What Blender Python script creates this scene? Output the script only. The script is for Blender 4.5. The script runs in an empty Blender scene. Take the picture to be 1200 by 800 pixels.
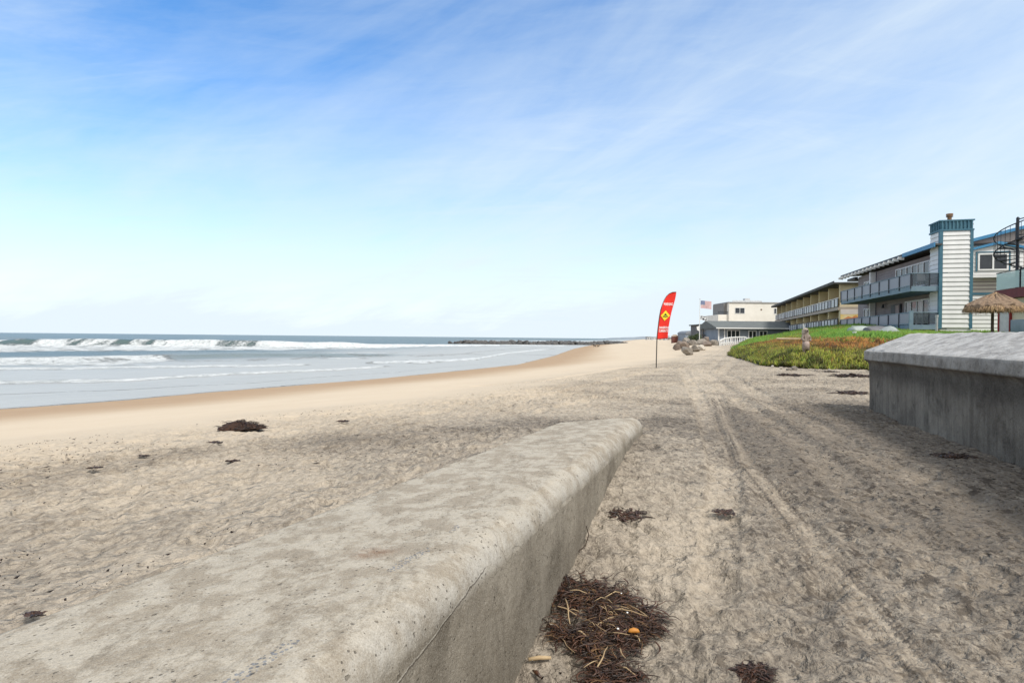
import bpy, math, random
import numpy as np
from mathutils import Matrix, Vector

random.seed(7)
rng = np.random.default_rng(11)
R = math.radians
E = 2.2                      # camera height above the sea
FPX = 667.0                  # focal length in pixels of the 1200 px wide photograph
scene = bpy.context.scene
COL = scene.collection

# ------------------------------------------------------------------ camera
cam_d = bpy.data.cameras.new("camera")
cam_d.lens = 36.0 * FPX / 1200.0
cam_d.sensor_width = 36.0
cam_d.clip_start = 0.05
cam_d.clip_end = 60000
cam = bpy.data.objects.new("camera", cam_d)
COL.objects.link(cam)
CR = Matrix.Rotation(R(90 - 0.395), 3, 'X') @ Matrix.Rotation(R(0.55), 3, 'Z')
cam.matrix_world = Matrix.Translation((0, 0, E)) @ CR.to_4x4()
scene.camera = cam


def ray(px, py):
    v = CR @ Vector(((px - 600) / FPX, (400 - py) / FPX, -1))
    return v / v.y


def P(px, py, d):
    v = ray(px, py) * d
    return Vector((v.x, v.y, v.z + E))


# ------------------------------------------------------------------ numpy noise
def _h(ix, iy, seed):
    n = ix.astype(np.int64).astype(np.uint32) * np.uint32(374761393) + iy.astype(np.int64).astype(np.uint32) * np.uint32(668265263) + np.uint32((seed * 2246822519 + 1013) & 0xFFFFFFFF)
    n = (n ^ (n >> np.uint32(13))) * np.uint32(1274126177)
    n = n ^ (n >> np.uint32(16))
    return (n & np.uint32(0xFFFFFF)).astype(np.float32) / np.float32(0xFFFFFF)


def vn(x, y, seed=0):
    x = np.asarray(x, np.float32); y = np.asarray(y, np.float32)
    ix = np.floor(x); iy = np.floor(y)
    fx = x - ix; fy = y - iy
    fx = fx * fx * (3 - 2 * fx); fy = fy * fy * (3 - 2 * fy)
    a = _h(ix, iy, seed); b = _h(ix + 1, iy, seed); c = _h(ix, iy + 1, seed); d = _h(ix + 1, iy + 1, seed)
    return 2 * (a + (b - a) * fx + (c - a) * fy + (a - b - c + d) * fx * fy) - 1


def fbm(x, y, o=4, seed=0, g=0.5):
    s = 0; a = 1.0; t = 0
    x = np.asarray(x, np.float32); y = np.asarray(y, np.float32)
    for i in range(o):
        s = s + a * vn(x * (1.97 ** i) + 13.1 * i, y * (1.97 ** i) - 7.7 * i, seed + i)
        t += a; a *= g
    return s / t


def sm(x, a=0.0, b=1.0):
    t = np.clip((np.asarray(x, float) - a) / (b - a), 0, 1)
    return t * t * (3 - 2 * t)


def pdist(x, y, pts):
    """signed distance (positive on the right of the line) and distance along it"""
    best = np.full(np.shape(x), 1e18); sg = np.zeros(np.shape(x)); al = np.zeros(np.shape(x)); L = 0
    for (ax, ay), (bx, by) in zip(pts[:-1], pts[1:]):
        dx, dy = bx - ax, by - ay; l = math.hypot(dx, dy)
        t = np.clip(((x - ax) * dx + (y - ay) * dy) / l / l, 0, 1)
        qx, qy = ax + t * dx - x, ay + t * dy - y
        d2 = qx * qx + qy * qy
        cr = dx * (y - ay) - dy * (x - ax)
        m = d2 < best
        best = np.where(m, d2, best); sg = np.where(m, -np.sign(cr), sg); al = np.where(m, L + t * l, al)
        L += l
    return np.sqrt(best) * sg, al


# ------------------------------------------------------------------ terrain
SHORE = [(-160, -190), (-62, -55), (-25, 2), (-14.9, 16.3), (-12.9, 19), (-10.6, 23.5), (-6.6, 30), (0.4, 46),
         (5.2, 70), (13, 119), (24, 175), (75, 400), (330, 1500), (1400, 5200), (9000, 30000)]
TOE = [(-5.86, -30), (6.12, 9.2), (6.15, 9.6), (14.1, 22.0), (12.0, 22.3), (10.9, 24.4), (13.2, 32), (15.3, 39.6), (22, 56), (34, 82), (50, 115), (140, 330), (500, 1300)]
WL = lambda y: -1.19 + 0.394 * y           # crest of the left wall
WR = lambda y: 2.90 + 0.306 * y            # front lip of the right wall


def hf(x, y, full=False):
    x = np.asarray(x, float); y = np.asarray(y, float)
    s, _ = pdist(x, y, SHORE)
    zb = np.where(s > 0, 1.1 * np.clip(s / 15.0, 0, 1) ** 1.25, np.maximum(-2.0, 0.05 * s))
    zb = np.where(s > 12, zb * (1 - sm(s, 12, 17)) + 1.1 * sm(s, 12, 17), zb)
    # low wall: sand banked up on the sea side, hollowed out on the land side
    dw = (x - (WL(y) - 0.45)) / 1.075
    left = np.clip(0.5 - dw * 6, 0, 1)
    zb = zb + left * 0.085 * np.exp(-(np.clip(-dw, 0, 9) / 2.2) ** 2) * (1 - sm(y, 6.6, 9))
    dip = 0.57 * (1 - sm(y, 2.4, 6.2)) * (1 - sm(dw, 0.3, 4.6)) * (1 - left)
    zb = zb - dip
    # path climbing to the far houses
    zb = zb + 0.5 * sm(y, 42, 85) * sm(x - 0.27 * y, 0, 5) + 0.4 * sm(y, 90, 160) * sm(x - 0.3 * y, 0, 20)
    # planted bank
    db = np.maximum(pdist(x, y, TOE[:4] + [(20.5, 31.98)])[0], pdist(x, y, [(45, 18)] + TOE[3:])[0])
    prof = np.interp(db, [0, 0.5, 1.2, 2.2, 3.5, 6, 9, 14, 30, 80], [0, 0.34, 0.55, 0.74, 0.95, 1.55, 2.1, 2.4, 2.45, 2.6])
    z = zb + prof
    cap = E + np.interp(y, [0, 20, 30, 38, 47, 60, 100], [0.0, 0.05, 0.18, 0.36, 1.0, 1.5, 1.6])
    z = np.where(db > 0, cap - 0.25 * np.logaddexp(0, (cap - z) / 0.25) + 0.0, z) if False else np.where(db > 1.5, np.minimum(z, cap + 0.06 * np.tanh((z - cap) / 0.3)), z)
    dr = (x - (WR(y) + 0.42)) / 1.045
    fill = np.clip(dr * 5 + 0.5, 0, 1) * np.clip((9.45 - y) / 0.25, 0, 1)
    z = np.where(fill > 0, np.maximum(z, zb * (1 - fill) + (2.12 + 0.035 * np.clip(dr, 0, 40)) * fill), z)
    return (z, s, db) if full else z


def G(px, py, dmin=1.2, dmax=900):
    """where the ray through a point of the photograph meets the terrain"""
    v = ray(px, py)
    d = np.exp(np.linspace(math.log(dmin), math.log(dmax), 2500))
    zr = E + v.z * d
    hit = np.nonzero(zr < hf(v.x * d, d))[0]
    k = d[hit[0]] if len(hit) else dmax
    return Vector((v.x * k, k, float(hf(v.x * k, k))))


def gz(x, y):
    return float(hf(x, y))


# ------------------------------------------------------------------ materials
MATS = {}


class N:
    """small helper round a node tree"""
    def __init__(s, nt): s.nt = nt

    def n(s, t, **kw):
        nd = s.nt.nodes.new(t)
        for k, v in kw.items():
            if k.startswith('i_'):
                nd.inputs[int(k[2:])].default_value = v
            else:
                setattr(nd, k, v)
        return nd

    def l(s, a, b): s.nt.links.new(a, b)

    def val(s, sock, v):
        if hasattr(v, 'is_output') or isinstance(v, bpy.types.NodeSocket): s.l(v, sock)
        else: sock.default_value = v

    def math(s, op, a, b=0.0, c=None, clamp=False):
        m = s.n('ShaderNodeMath', operation=op, use_clamp=clamp)
        s.val(m.inputs[0], a); s.val(m.inputs[1], b)
        if c is not None: s.val(m.inputs[2], c)
        return m.outputs[0]

    def mix(s, f, a, b, mode='MIX'):
        m = s.n('ShaderNodeMix', data_type='RGBA', blend_type=mode)
        s.val(m.inputs[0], f); s.val(m.inputs[6], a); s.val(m.inputs[7], b)
        return m.outputs[2]

    def noise(s, vec, scale, detail=4, rough=0.55, dist=0.0):
        m = s.n('ShaderNodeTexNoise'); m.inputs['Scale'].default_value = scale
        m.inputs['Detail'].default_value = detail; m.inputs['Roughness'].default_value = rough
        m.inputs['Distortion'].default_value = dist
        if vec is not None: s.l(vec, m.inputs['Vector'])
        return m.outputs['Fac']

    def ramp(s, f, a, b, c0=(0, 0, 0, 1), c1=(1, 1, 1, 1)):
        m = s.n('ShaderNodeValToRGB'); m.color_ramp.elements[0].position = a; m.color_ramp.elements[1].position = b
        m.color_ramp.elements[0].color = c0; m.color_ramp.elements[1].color = c1
        s.l(f, m.inputs[0]); return m.outputs[0]

    def scale(s, vec, sx, sy, sz, rot=(0, 0, 0)):
        m = s.n('ShaderNodeMapping'); m.inputs['Scale'].default_value = (sx, sy, sz); m.inputs['Rotation'].default_value = rot
        s.l(vec, m.inputs[0]); return m.outputs[0]


def c4(c): return (c[0], c[1], c[2], 1)


def newmat(name):
    m = bpy.data.materials.new(name); m.use_nodes = True
    nt = m.node_tree; b = nt.nodes['Principled BSDF']
    MATS[name] = m
    return m, N(nt), b


def pm(name, col, col2=None, scale=3.0, rough=0.7, bump=0.0, bscale=30.0, metal=0.0, spec=0.3, stretch=(1, 1, 1), contrast=(0.35, 0.65), attr=False, alpha=None):
    if name in MATS: return MATS[name]
    m, n, b = newmat(name)
    tc = n.n('ShaderNodeTexCoord').outputs['Object']
    v = n.scale(tc, *stretch)
    col2 = col2 or tuple(c * 0.8 for c in col)
    f = n.ramp(n.noise(v, scale, 6, 0.6), contrast[0], contrast[1])
    c = n.mix(f, c4(col), c4(col2))
    if attr:
        a = n.n('ShaderNodeAttribute', attribute_name='tint').outputs['Color']
        c = n.mix(1.0, c, a, 'MULTIPLY')
    n.l(c, b.inputs['Base Color'])
    b.inputs['Roughness'].default_value = rough; b.inputs['Metallic'].default_value = metal
    b.inputs['Specular IOR Level'].default_value = spec
    if alpha is not None: b.inputs['Alpha'].default_value = alpha
    if bump:
        bp = n.n('ShaderNodeBump'); bp.inputs['Strength'].default_value = 1.0; bp.inputs['Distance'].default_value = bump
        n.l(n.noise(v, bscale, 5, 0.65), bp.inputs['Height']); n.l(bp.outputs[0], b.inputs['Normal'])
    return m


# ------------------------------------------------------------------ object helpers
def link(o, parent=None):
    COL.objects.link(o)
    if parent is not None: o.parent = parent
    return o


def tag(o, label=None, cat=None, group=None, kind=None):
    if label: o['label'] = label
    if cat: o['category'] = cat
    if group: o['group'] = group
    if kind: o['kind'] = kind
    return o


def empty(name, loc, rz=0.0, label=None, cat=None, group=None):
    o = bpy.data.objects.new(name, None); o.empty_display_size = 0.2
    o.location = loc; o.rotation_euler = (0, 0, rz)
    return tag(link(o), label, cat, group)


def copy_tree(o, parent=None):
    c = o.copy(); COL.objects.link(c)
    if parent is not None: c.parent = parent
    for ch in list(o.children): copy_tree(ch, c)
    return c


class MB:
    def __init__(s): s.v = []; s.f = []; s.m = []; s.c = None

    def add(s, vs, fs, mi=0):
        o = len(s.v); s.v += [tuple(p) for p in vs]; s.f += [tuple(i + o for i in f) for f in fs]; s.m += [mi] * len(fs)

    def box(s, x0, y0, z0, x1, y1, z1, mi=0):
        s.add([(x0, y0, z0), (x1, y0, z0), (x1, y1, z0), (x0, y1, z0), (x0, y0, z1), (x1, y0, z1), (x1, y1, z1), (x0, y1, z1)],
              [(0, 3, 2, 1), (4, 5, 6, 7), (0, 1, 5, 4), (1, 2, 6, 5), (2, 3, 7, 6), (3, 0, 4, 7)], mi)

    def tube(s, pts, r, n=8, mi=0, cap=True):
        pts = [Vector(p) for p in pts]; k = len(pts)
        rs = r if isinstance(r, (list, tuple)) else [r] * k
        vs = []; up = Vector((0.13, 0.21, 1)).normalized()
        for i, p in enumerate(pts):
            t = (pts[min(i + 1, k - 1)] - pts[max(i - 1, 0)])
            if t.length < 1e-9: t = Vector((0, 0, 1))
            t.normalize(); a = t.cross(up)
            if a.length < 0.05: a = t.cross(Vector((1, 0, 0)))
            a.normalize(); b = t.cross(a)
            for j in range(n):
                w = 2 * math.pi * j / n
                vs.append(p + (a * math.cos(w) + b * math.sin(w)) * rs[i])
        fs = [(i * n + j, i * n + (j + 1) % n, (i + 1) * n + (j + 1) % n, (i + 1) * n + j) for i in range(k - 1) for j in range(n)]
        if cap: fs += [tuple(range(n))[::-1], tuple(range((k - 1) * n, k * n))]
        s.add(vs, fs, mi)

    def prism(s, pts, axis, a, b, mi=0):
        """polygon pts swept along axis ('x','y','z') from a to b"""
        def mk(p, t): return {'x': (t, p[0], p[1]), 'y': (p[0], t, p[1]), 'z': (p[0], p[1], t)}[axis]
        n = len(pts)
        s.add([mk(p, a) for p in pts] + [mk(p, b) for p in pts],
              [tuple(range(n)), tuple(range(2 * n - 1, n - 1, -1))] + [(i, i + n, (i + 1) % n + n, (i + 1) % n) for i in range(n)], mi)

    def clap(s, axis, a0, a1, z0, z1, plane, pitch=0.33, depth=0.05, mi=0, topf=None):
        """clapboards; axis 'x': runs in x, faces -y at y=plane; axis 'y': runs in y, faces -x at x=plane"""
        nb = max(1, int(round((z1 - z0) / pitch))); h = (z1 - z0) / nb
        def q(a, off, z): return (a, plane - off, z) if axis == 'x' else (plane - off, a, z)
        for i in range(nb):
            b = z0 + i * h; t = b + h
            o1 = depth; o2 = depth * 0.35
            sec = [(0.0, b), (o1 * 0.25, b + 0.004), (o1 * 0.25, b + h * 0.09), (o1, b + h * 0.10), (o2, t - 0.001), (0.0, t - 0.001)]
            vs = [q(a0, o, z) for o, z in sec] + [q(a1, o, z) for o, z in sec]
            n = 6
            s.add(vs, [tuple(range(n)), tuple(range(2 * n - 1, n - 1, -1))] + [(j, j + n, (j + 1) % n + n, (j + 1) % n) for j in range(n)], mi)

    def build(s, name, mats, parent=None, smooth=False, bevel=0.0, loc=None):
        me = bpy.data.meshes.new(name); me.from_pydata(s.v, [], s.f); me.validate(); me.update()
        if not isinstance(mats, (list, tuple)): mats = [mats]
        for m in mats: me.materials.append(m)
        if len(mats) > 1 and len(s.m) == len(me.polygons): me.polygons.foreach_set('material_index', s.m)
        if smooth: me.polygons.foreach_set('use_smooth', [True] * len(me.polygons))
        import bmesh
        bm = bmesh.new(); bm.from_mesh(me); bmesh.ops.recalc_face_normals(bm, faces=bm.faces); bm.to_mesh(me); bm.free()
        o = link(bpy.data.objects.new(name, me), parent)
        if loc is not None: o.location = loc
        if bevel:
            bv = o.modifiers.new('bevel', 'BEVEL'); bv.width = bevel; bv.segments = 2; bv.limit_method = 'ANGLE'
        return o


def np_mesh(name, V, F, mats, smooth=True, parent=None, attrs=None):
    """V (n,3), F (m,3|4) arrays"""
    me = bpy.data.meshes.new(name); k = F.shape[1]
    me.vertices.add(len(V)); me.vertices.foreach_set('co', np.ascontiguousarray(V, np.float32).ravel())
    me.loops.add(F.size); me.loops.foreach_set('vertex_index', np.ascontiguousarray(F, np.int32).ravel())
    me.polygons.add(len(F)); me.polygons.foreach_set('loop_start', np.arange(0, F.size, k, dtype=np.int32))
    me.polygons.foreach_set('loop_total', np.full(len(F), k, np.int32))
    if smooth: me.polygons.foreach_set('use_smooth', np.ones(len(F), bool))
    me.update(calc_edges=True)
    for an, arr in (attrs or {}).items():
        a = me.color_attributes.new(an, 'FLOAT_COLOR', 'POINT')
        full = np.ones((len(V), 4), np.float32); full[:, :arr.shape[1]] = arr
        a.data.foreach_set('color', full.ravel())
    if not isinstance(mats, (list, tuple)): mats = [mats]
    for m in mats: me.materials.append(m)
    return link(bpy.data.objects.new(name, me), parent)


def grid_faces(nr, nc):
    i = np.arange((nr - 1) * (nc - 1)); r = i // (nc - 1); c = i % (nc - 1)
    a = r * nc + c
    return np.stack([a, a + 1, a + nc + 1, a + nc], 1)


# ================================================================== SAND
def sand_material():
    m, n, b = newmat('sand')
    tc = n.n('ShaderNodeTexCoord').outputs['Object']
    a = n.n('ShaderNodeAttribute', attribute_name='mask')
    sep = n.n('ShaderNodeSeparateColor'); n.l(a.outputs['Color'], sep.inputs[0])
    wet, grey, veg = sep.outputs
    gold = a.outputs['Alpha']
    n1 = n.noise(tc, 0.9, 6, 0.6); n2 = n.noise(tc, 7, 6, 0.65); n3 = n.noise(tc, 60, 5, 0.7)
    n4 = n.noise(n.scale(tc, 1, 0.55, 1, (0, 0, 0.5)), 22, 4, 0.7, 0.6)
    pale = n.mix(n2, (0.42, 0.355, 0.275, 1), (0.53, 0.46, 0.37, 1))
    dark = n.mix(n2, (0.125, 0.104, 0.083, 1), (0.24, 0.205, 0.165, 1))
    g = n.math('ADD', grey, n.math('MULTIPLY', n.math('SUBTRACT', n4, 0.5), 2.4))
    g = n.math('ADD', g, n.math('MULTIPLY', n.math('SUBTRACT', n1, 0.5), 0.9), clamp=True)
    c = n.mix(g, pale, dark)
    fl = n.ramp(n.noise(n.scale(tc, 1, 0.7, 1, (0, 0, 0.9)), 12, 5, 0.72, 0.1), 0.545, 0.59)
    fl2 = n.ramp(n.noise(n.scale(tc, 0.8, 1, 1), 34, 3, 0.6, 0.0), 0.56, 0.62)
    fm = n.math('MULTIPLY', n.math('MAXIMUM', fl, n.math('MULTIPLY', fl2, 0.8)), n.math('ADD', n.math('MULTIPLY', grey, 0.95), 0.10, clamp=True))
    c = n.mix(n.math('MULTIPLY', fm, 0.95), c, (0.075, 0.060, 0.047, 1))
    c = n.mix(gold, c, n.mix(n1, (0.53, 0.43, 0.315, 1), (0.60, 0.505, 0.385, 1)))
    # dark grit and scraps
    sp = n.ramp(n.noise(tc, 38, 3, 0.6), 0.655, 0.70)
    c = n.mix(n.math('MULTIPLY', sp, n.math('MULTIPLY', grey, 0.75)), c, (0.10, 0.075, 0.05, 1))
    c = n.mix(n.math('MULTIPLY', n3, 0.35), c, n.mix(1.0, c, (0.62, 0.60, 0.57, 1), 'MULTIPLY'))
    wc = n.mix(n1, (0.32, 0.21, 0.115, 1), (0.39, 0.265, 0.15, 1))
    c = n.mix(wet, c, wc)
    vc = n.mix(n2, (0.035, 0.055, 0.014, 1), (0.075, 0.085, 0.025, 1))
    c = n.mix(veg, c, vc)
    n.l(c, b.inputs['Base Color'])
    n.l(n.math('SUBTRACT', 0.95, n.math('MULTIPLY', wet, 0.30)), b.inputs['Roughness'])
    b.inputs['Specular IOR Level'].default_value = 0.25
    h = n.math('ADD', n.math('MULTIPLY', n2, 0.030), n.math('MULTIPLY', n.noise(tc, 24, 5, 0.65), 0.024))
    h = n.math('ADD', h, n.math('MULTIPLY', n3, 0.009))
    h = n.math('ADD', h, n.math('MULTIPLY', n4, 0.014))
    wv = n.n('ShaderNodeTexNoise'); wv.inputs['Scale'].default_value = 14; wv.inputs['Detail'].default_value = 4; n.l(tc, wv.inputs['Vector'])
    wa = n.n('ShaderNodeVectorMath', operation='MULTIPLY_ADD'); n.l(wv.outputs['Color'], wa.inputs[0]); wa.inputs[1].default_value = (0.11, 0.11, 0.0); n.l(n.scale(tc, 1, 1, 0), wa.inputs[2])
    for sc_, dp, lo, hi_, mn in ((7.5, 0.030, 0.20, 0.50, 0.47), (17, 0.016, 0.15, 0.45, 0.50), (42, 0.006, 0.1, 0.5, 0.42)):
        vo = n.n('ShaderNodeTexVoronoi'); vo.inputs['Scale'].default_value = sc_; n.l(wa.outputs[0], vo.inputs['Vector'])
        gate = n.ramp(n.noise(tc, sc_ * 0.37, 3, 0.6), mn, mn + 0.08)
        pitd = n.math('MULTIPLY', n.math('SUBTRACT', n.ramp(vo.outputs['Distance'], lo, hi_), 1.0), n.math('MULTIPLY', gate, dp))
        h = n.math('ADD', h, pitd)
    h = n.math('MULTIPLY', h, n.math('SUBTRACT', 1.0, n.math('MULTIPLY', n.math('MAXIMUM', wet, gold), 0.93)))
    bp = n.n('ShaderNodeBump'); bp.inputs['Strength'].default_value = 1.0; bp.inputs['Distance'].default_value = 1.0
    n.l(h, bp.inputs['Height']); n.l(bp.outputs[0], b.inputs['Normal'])
    return m


NEAR_ROWS = 1200


def cells(x, y, size, seed, depth, rad):
    """scattered oval dents with a raised rim (footprints)"""
    gx = x / size; gy = y / size
    ix = np.floor(gx); iy = np.floor(gy); out = np.zeros_like(x)
    for dx in (-1, 0, 1):
        for dy in (-1, 0, 1):
            cx = ix + dx; cy = iy + dy
            px = cx + _h(cx, cy, seed); py = cy + _h(cx, cy, seed + 1)
            an = _h(cx, cy, seed + 2) * 1.4 + 0.6; s = 0.6 + 0.8 * _h(cx, cy, seed + 3)
            keep = _h(cx, cy, seed + 4) < 0.75
            ux = (gx - px); uy = (gy - py)
            a = ux * np.cos(an) + uy * np.sin(an); b = -ux * np.sin(an) + uy * np.cos(an)
            r = np.sqrt((a / 1.55) ** 2 + (b * 1.25) ** 2) * size / (rad * s)
            out += keep * depth * s * (-np.exp(-(r ** 2.6)) + 0.45 * np.exp(-((r - 1.45) / 0.35) ** 2))
    return out


def track(x, y, pts, width, depth, lug=None):
    n = min(NEAR_ROWS, x.shape[0]); d = np.full(x.shape, 1e3); al = np.zeros(x.shape)
    d[:n], al[:n] = pdist(x[:n], y[:n], pts)
    w = np.abs(d) / (width / 2)
    prof = -depth * (1 - sm(w, 0.75, 1.05)) + 0.2 * depth * np.exp(-((w - 1.3) / 0.3) ** 2)
    if lug:
        inside = (1 - sm(w, 0.85, 0.95))
        prof = prof + inside * lug * (np.abs(((d / width * 4.0) % 1.0) - 0.5) * 2 > 0.72) * -1.0
        prof = prof + inside * lug * 0.7 * np.sign(np.sin(al * 2 * math.pi / 0.055 + np.abs(d) * 60))
    return prof, (1 - sm(w, 0.35, 1.1)) * (w < 1.05)


def G2(px, py): v = G(px, py); return (v.x, v.y)


def build_ground():
    rr = np.concatenate([np.geomspace(0.6, 3.0, 50)[:-1], np.geomspace(3.0, 34, 1050)[:-1], np.geomspace(34, 400, 330)[:-1], np.geomspace(400, 30000, 70)])
    th = np.concatenate([np.linspace(-80, -50, 60)[:-1], np.linspace(-50, 50, 1080)[:-1], np.linspace(50, 80, 60)]) * math.pi / 180
    RR, TT = np.meshgrid(rr, th, indexing='ij')
    x = RR * np.sin(TT); y = RR * np.cos(TT) - 2.6
    z, s, db = hf(x, y, True)
    near = 1 - sm(RR, 25, 60)
    # smooth washed beach near the water, trampled sand higher up
    line = 14.2 + 1.3 * fbm(x * 0.25, y * 0.25, 3, 5) - 1.8 * sm(y, 12, 24) + 5 * sm(y, 30, 70)
    tr = sm(s + 0.9 * fbm(x * 0.7, y * 0.7, 3, 9), line - 0.6, line + 1.2)
    tr = tr * (1 - sm(db, 0.2, 1))
    micro = 0.030 * fbm(x * 0.9, y * 0.9, 4, 21) + 0.022 * fbm(x * 3.1, y * 3.1, 5, 31)
    foot = cells(x, y, 0.42, 51, 0.020, 0.10) + cells(x + 7, y + 3, 0.27, 71, 0.012, 0.06)
    rid = np.abs(fbm(x * 4.5 + 3, y * 3.3, 4, 41)) * -0.055 + np.abs(fbm(x * 11, y * 9, 3, 47)) * -0.024
    dens = 0.35 + 0.65 * sm(fbm(x * 0.35, y * 0.35, 3, 61), -0.35, 0.3)
    z0 = z.copy()
    z = z + near * (0.008 * fbm(x * 0.3, y * 0.3, 3, 3) + tr * (micro + (foot + rid) * dens)) + (1 - near) * 0.06 * fbm(x * 0.12, y * 0.12, 4, 8) * sm(s, 6, 14)
    z = z + sm(db, 0.0, 1) * (0.10 * fbm(x * 0.8, y * 0.8, 4, 77))
    pale = np.zeros_like(z)
    tk = [G2(1180, 990)] + [G2(a, b) for a, b in ((1092, 798), (1000, 690), (930, 608), (868, 536))] + [G2(852, 500), G2(838, 462)]
    p, m = track(x, y, tk, 0.26, 0.013, 0.002)
    dtk, atk = np.full(x.shape, 9.0), np.zeros(x.shape); dtk[:NEAR_ROWS], atk[:NEAR_ROWS] = pdist(x[:NEAR_ROWS], y[:NEAR_ROWS], tk)
    press = np.zeros_like(x); press = np.maximum(press, 0.22 * m); tread = np.zeros_like(x)
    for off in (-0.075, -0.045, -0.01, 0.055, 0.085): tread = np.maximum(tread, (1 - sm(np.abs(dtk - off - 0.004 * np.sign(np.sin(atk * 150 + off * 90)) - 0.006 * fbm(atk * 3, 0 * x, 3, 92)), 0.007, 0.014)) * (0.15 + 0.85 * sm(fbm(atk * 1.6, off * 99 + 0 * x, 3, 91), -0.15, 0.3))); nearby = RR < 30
    z = np.where((m > 0) & nearby, z0 + (1 - 0.5 * m) * (z - z0) + p, z + p * nearby); pale += 0.35 * m
    for pts, w, dp in (([(836, 700), (850, 560), (822, 470), (800, 432), (850, 408)], 0.30, 0.022),
                       ([(1190, 610), (1010, 530), (905, 470), (845, 436), (868, 412)], 0.45, 0.028),
                       ([(1150, 680), (985, 560), (880, 478), (825, 436), (855, 411)], 0.35, 0.018),
                       ([(560, 452), (640, 446), (720, 432), (800, 422), (850, 406)], 0.5, 0.03),
                       ([(600, 470), (690, 452), (760, 436), (812, 424)], 0.4, 0.03),
                       ([(640, 480), (740, 456), (840, 440), (960, 446)], 0.4, 0.025)):
        pts = [G2(a, b) for a, b in pts]
        p, m = track(x, y, pts, w, dp)
        z = z + p * (RR < 80); pp = sm(fbm(x * 1.3, y * 1.3, 3, 99), -0.4, 0.1) * m; pale += 0.35 * pp; press = np.maximum(press, 0.15 * pp)
    # colour masks
    wet = 1 - sm(s + 0.8 * fbm(x * 0.2, y * 0.2, 3, 12), 2.2, 8.5)
    wet = np.maximum(wet, (s < 0.3) * 1.0)
    gold = (1 - sm(s + 1.6 * fbm(x * 0.5, y * 0.5, 4, 14), line - 3.0, line + 4.2))
    gold = np.maximum(gold, 0.85 * sm(y, 60, 110) * (1 - sm(x - 0.3 * y, 0, 6)))
    grey = 0.34 + 0.42 * fbm(x * 0.7, y * 0.7, 5, 15) + 0.22 * fbm(x * 3, y * 3, 4, 16)
    wob = fbm(x * 0.9, y * 0.9, 3, 88)
    db1, _ = pdist(x, y, [(-7.5, 2.2), (-3.6, 4.4), (-2.3, 5.6), (0.2, 6.5), (2, 7.5)])
    grey += 0.45 * np.exp(-((db1 + 0.5 * wob) / 0.55) ** 2)
    grey += 0.18 * np.exp(-((db1 + 0.6 * wob - 1.2) / 1.2) ** 2)
    e = ((x - 4.0) / 1.9) ** 2 + ((y - 6.3) / 3.4) ** 2 - (x - 4.0) * (y - 6.3) / 7.0
    grey += 1.0 * np.exp(-(np.maximum(e, 0) + 0.45 * wob) ** 2 * 0.6) * (x > WL(y))
    grey += 0.22 * np.exp(-(((x - 2.3) / 1.2) ** 2 + ((y - 11) / 3.0) ** 2))
    grey -= 0.25 * np.exp(-(((x - (0.32 * y + 0.1)) / 0.35) ** 2)) * sm(y, 1.5, 5) * (1 - sm(y, 30, 50))
    grey -= 0.12 * (x < WL(y)) * (y < 12)
    grey -= 0.35 * pale
    grey -= 0.25 * sm(y, 22, 45)
    grey = np.clip(grey, 0, 1) * tr
    gold = np.maximum(gold, press * (1 - tread))
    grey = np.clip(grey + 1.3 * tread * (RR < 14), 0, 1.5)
    veg = sm(db + 0.35 * fbm(x * 1.2, y * 1.2, 3, 17), 0.15, 0.5) * (RR < 600)
    db2 = db + 0.25 * fbm(x, y, 2, 4)
    veg *= 1 - 0.95 * np.exp(-((db2 - 3.3) / 0.22) ** 2) * (x > 11) * (y < 40)
    veg = np.where((y < 9.6), 0.5 * (x > WR(y) + 0.4), veg)
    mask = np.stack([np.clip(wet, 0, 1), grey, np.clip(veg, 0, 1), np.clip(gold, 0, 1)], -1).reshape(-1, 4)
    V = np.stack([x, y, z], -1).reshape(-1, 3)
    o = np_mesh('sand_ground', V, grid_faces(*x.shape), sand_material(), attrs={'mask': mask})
    tag(o, 'pale beach sand with footprints and tyre tracks', None, None, 'structure')


build_ground()


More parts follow.
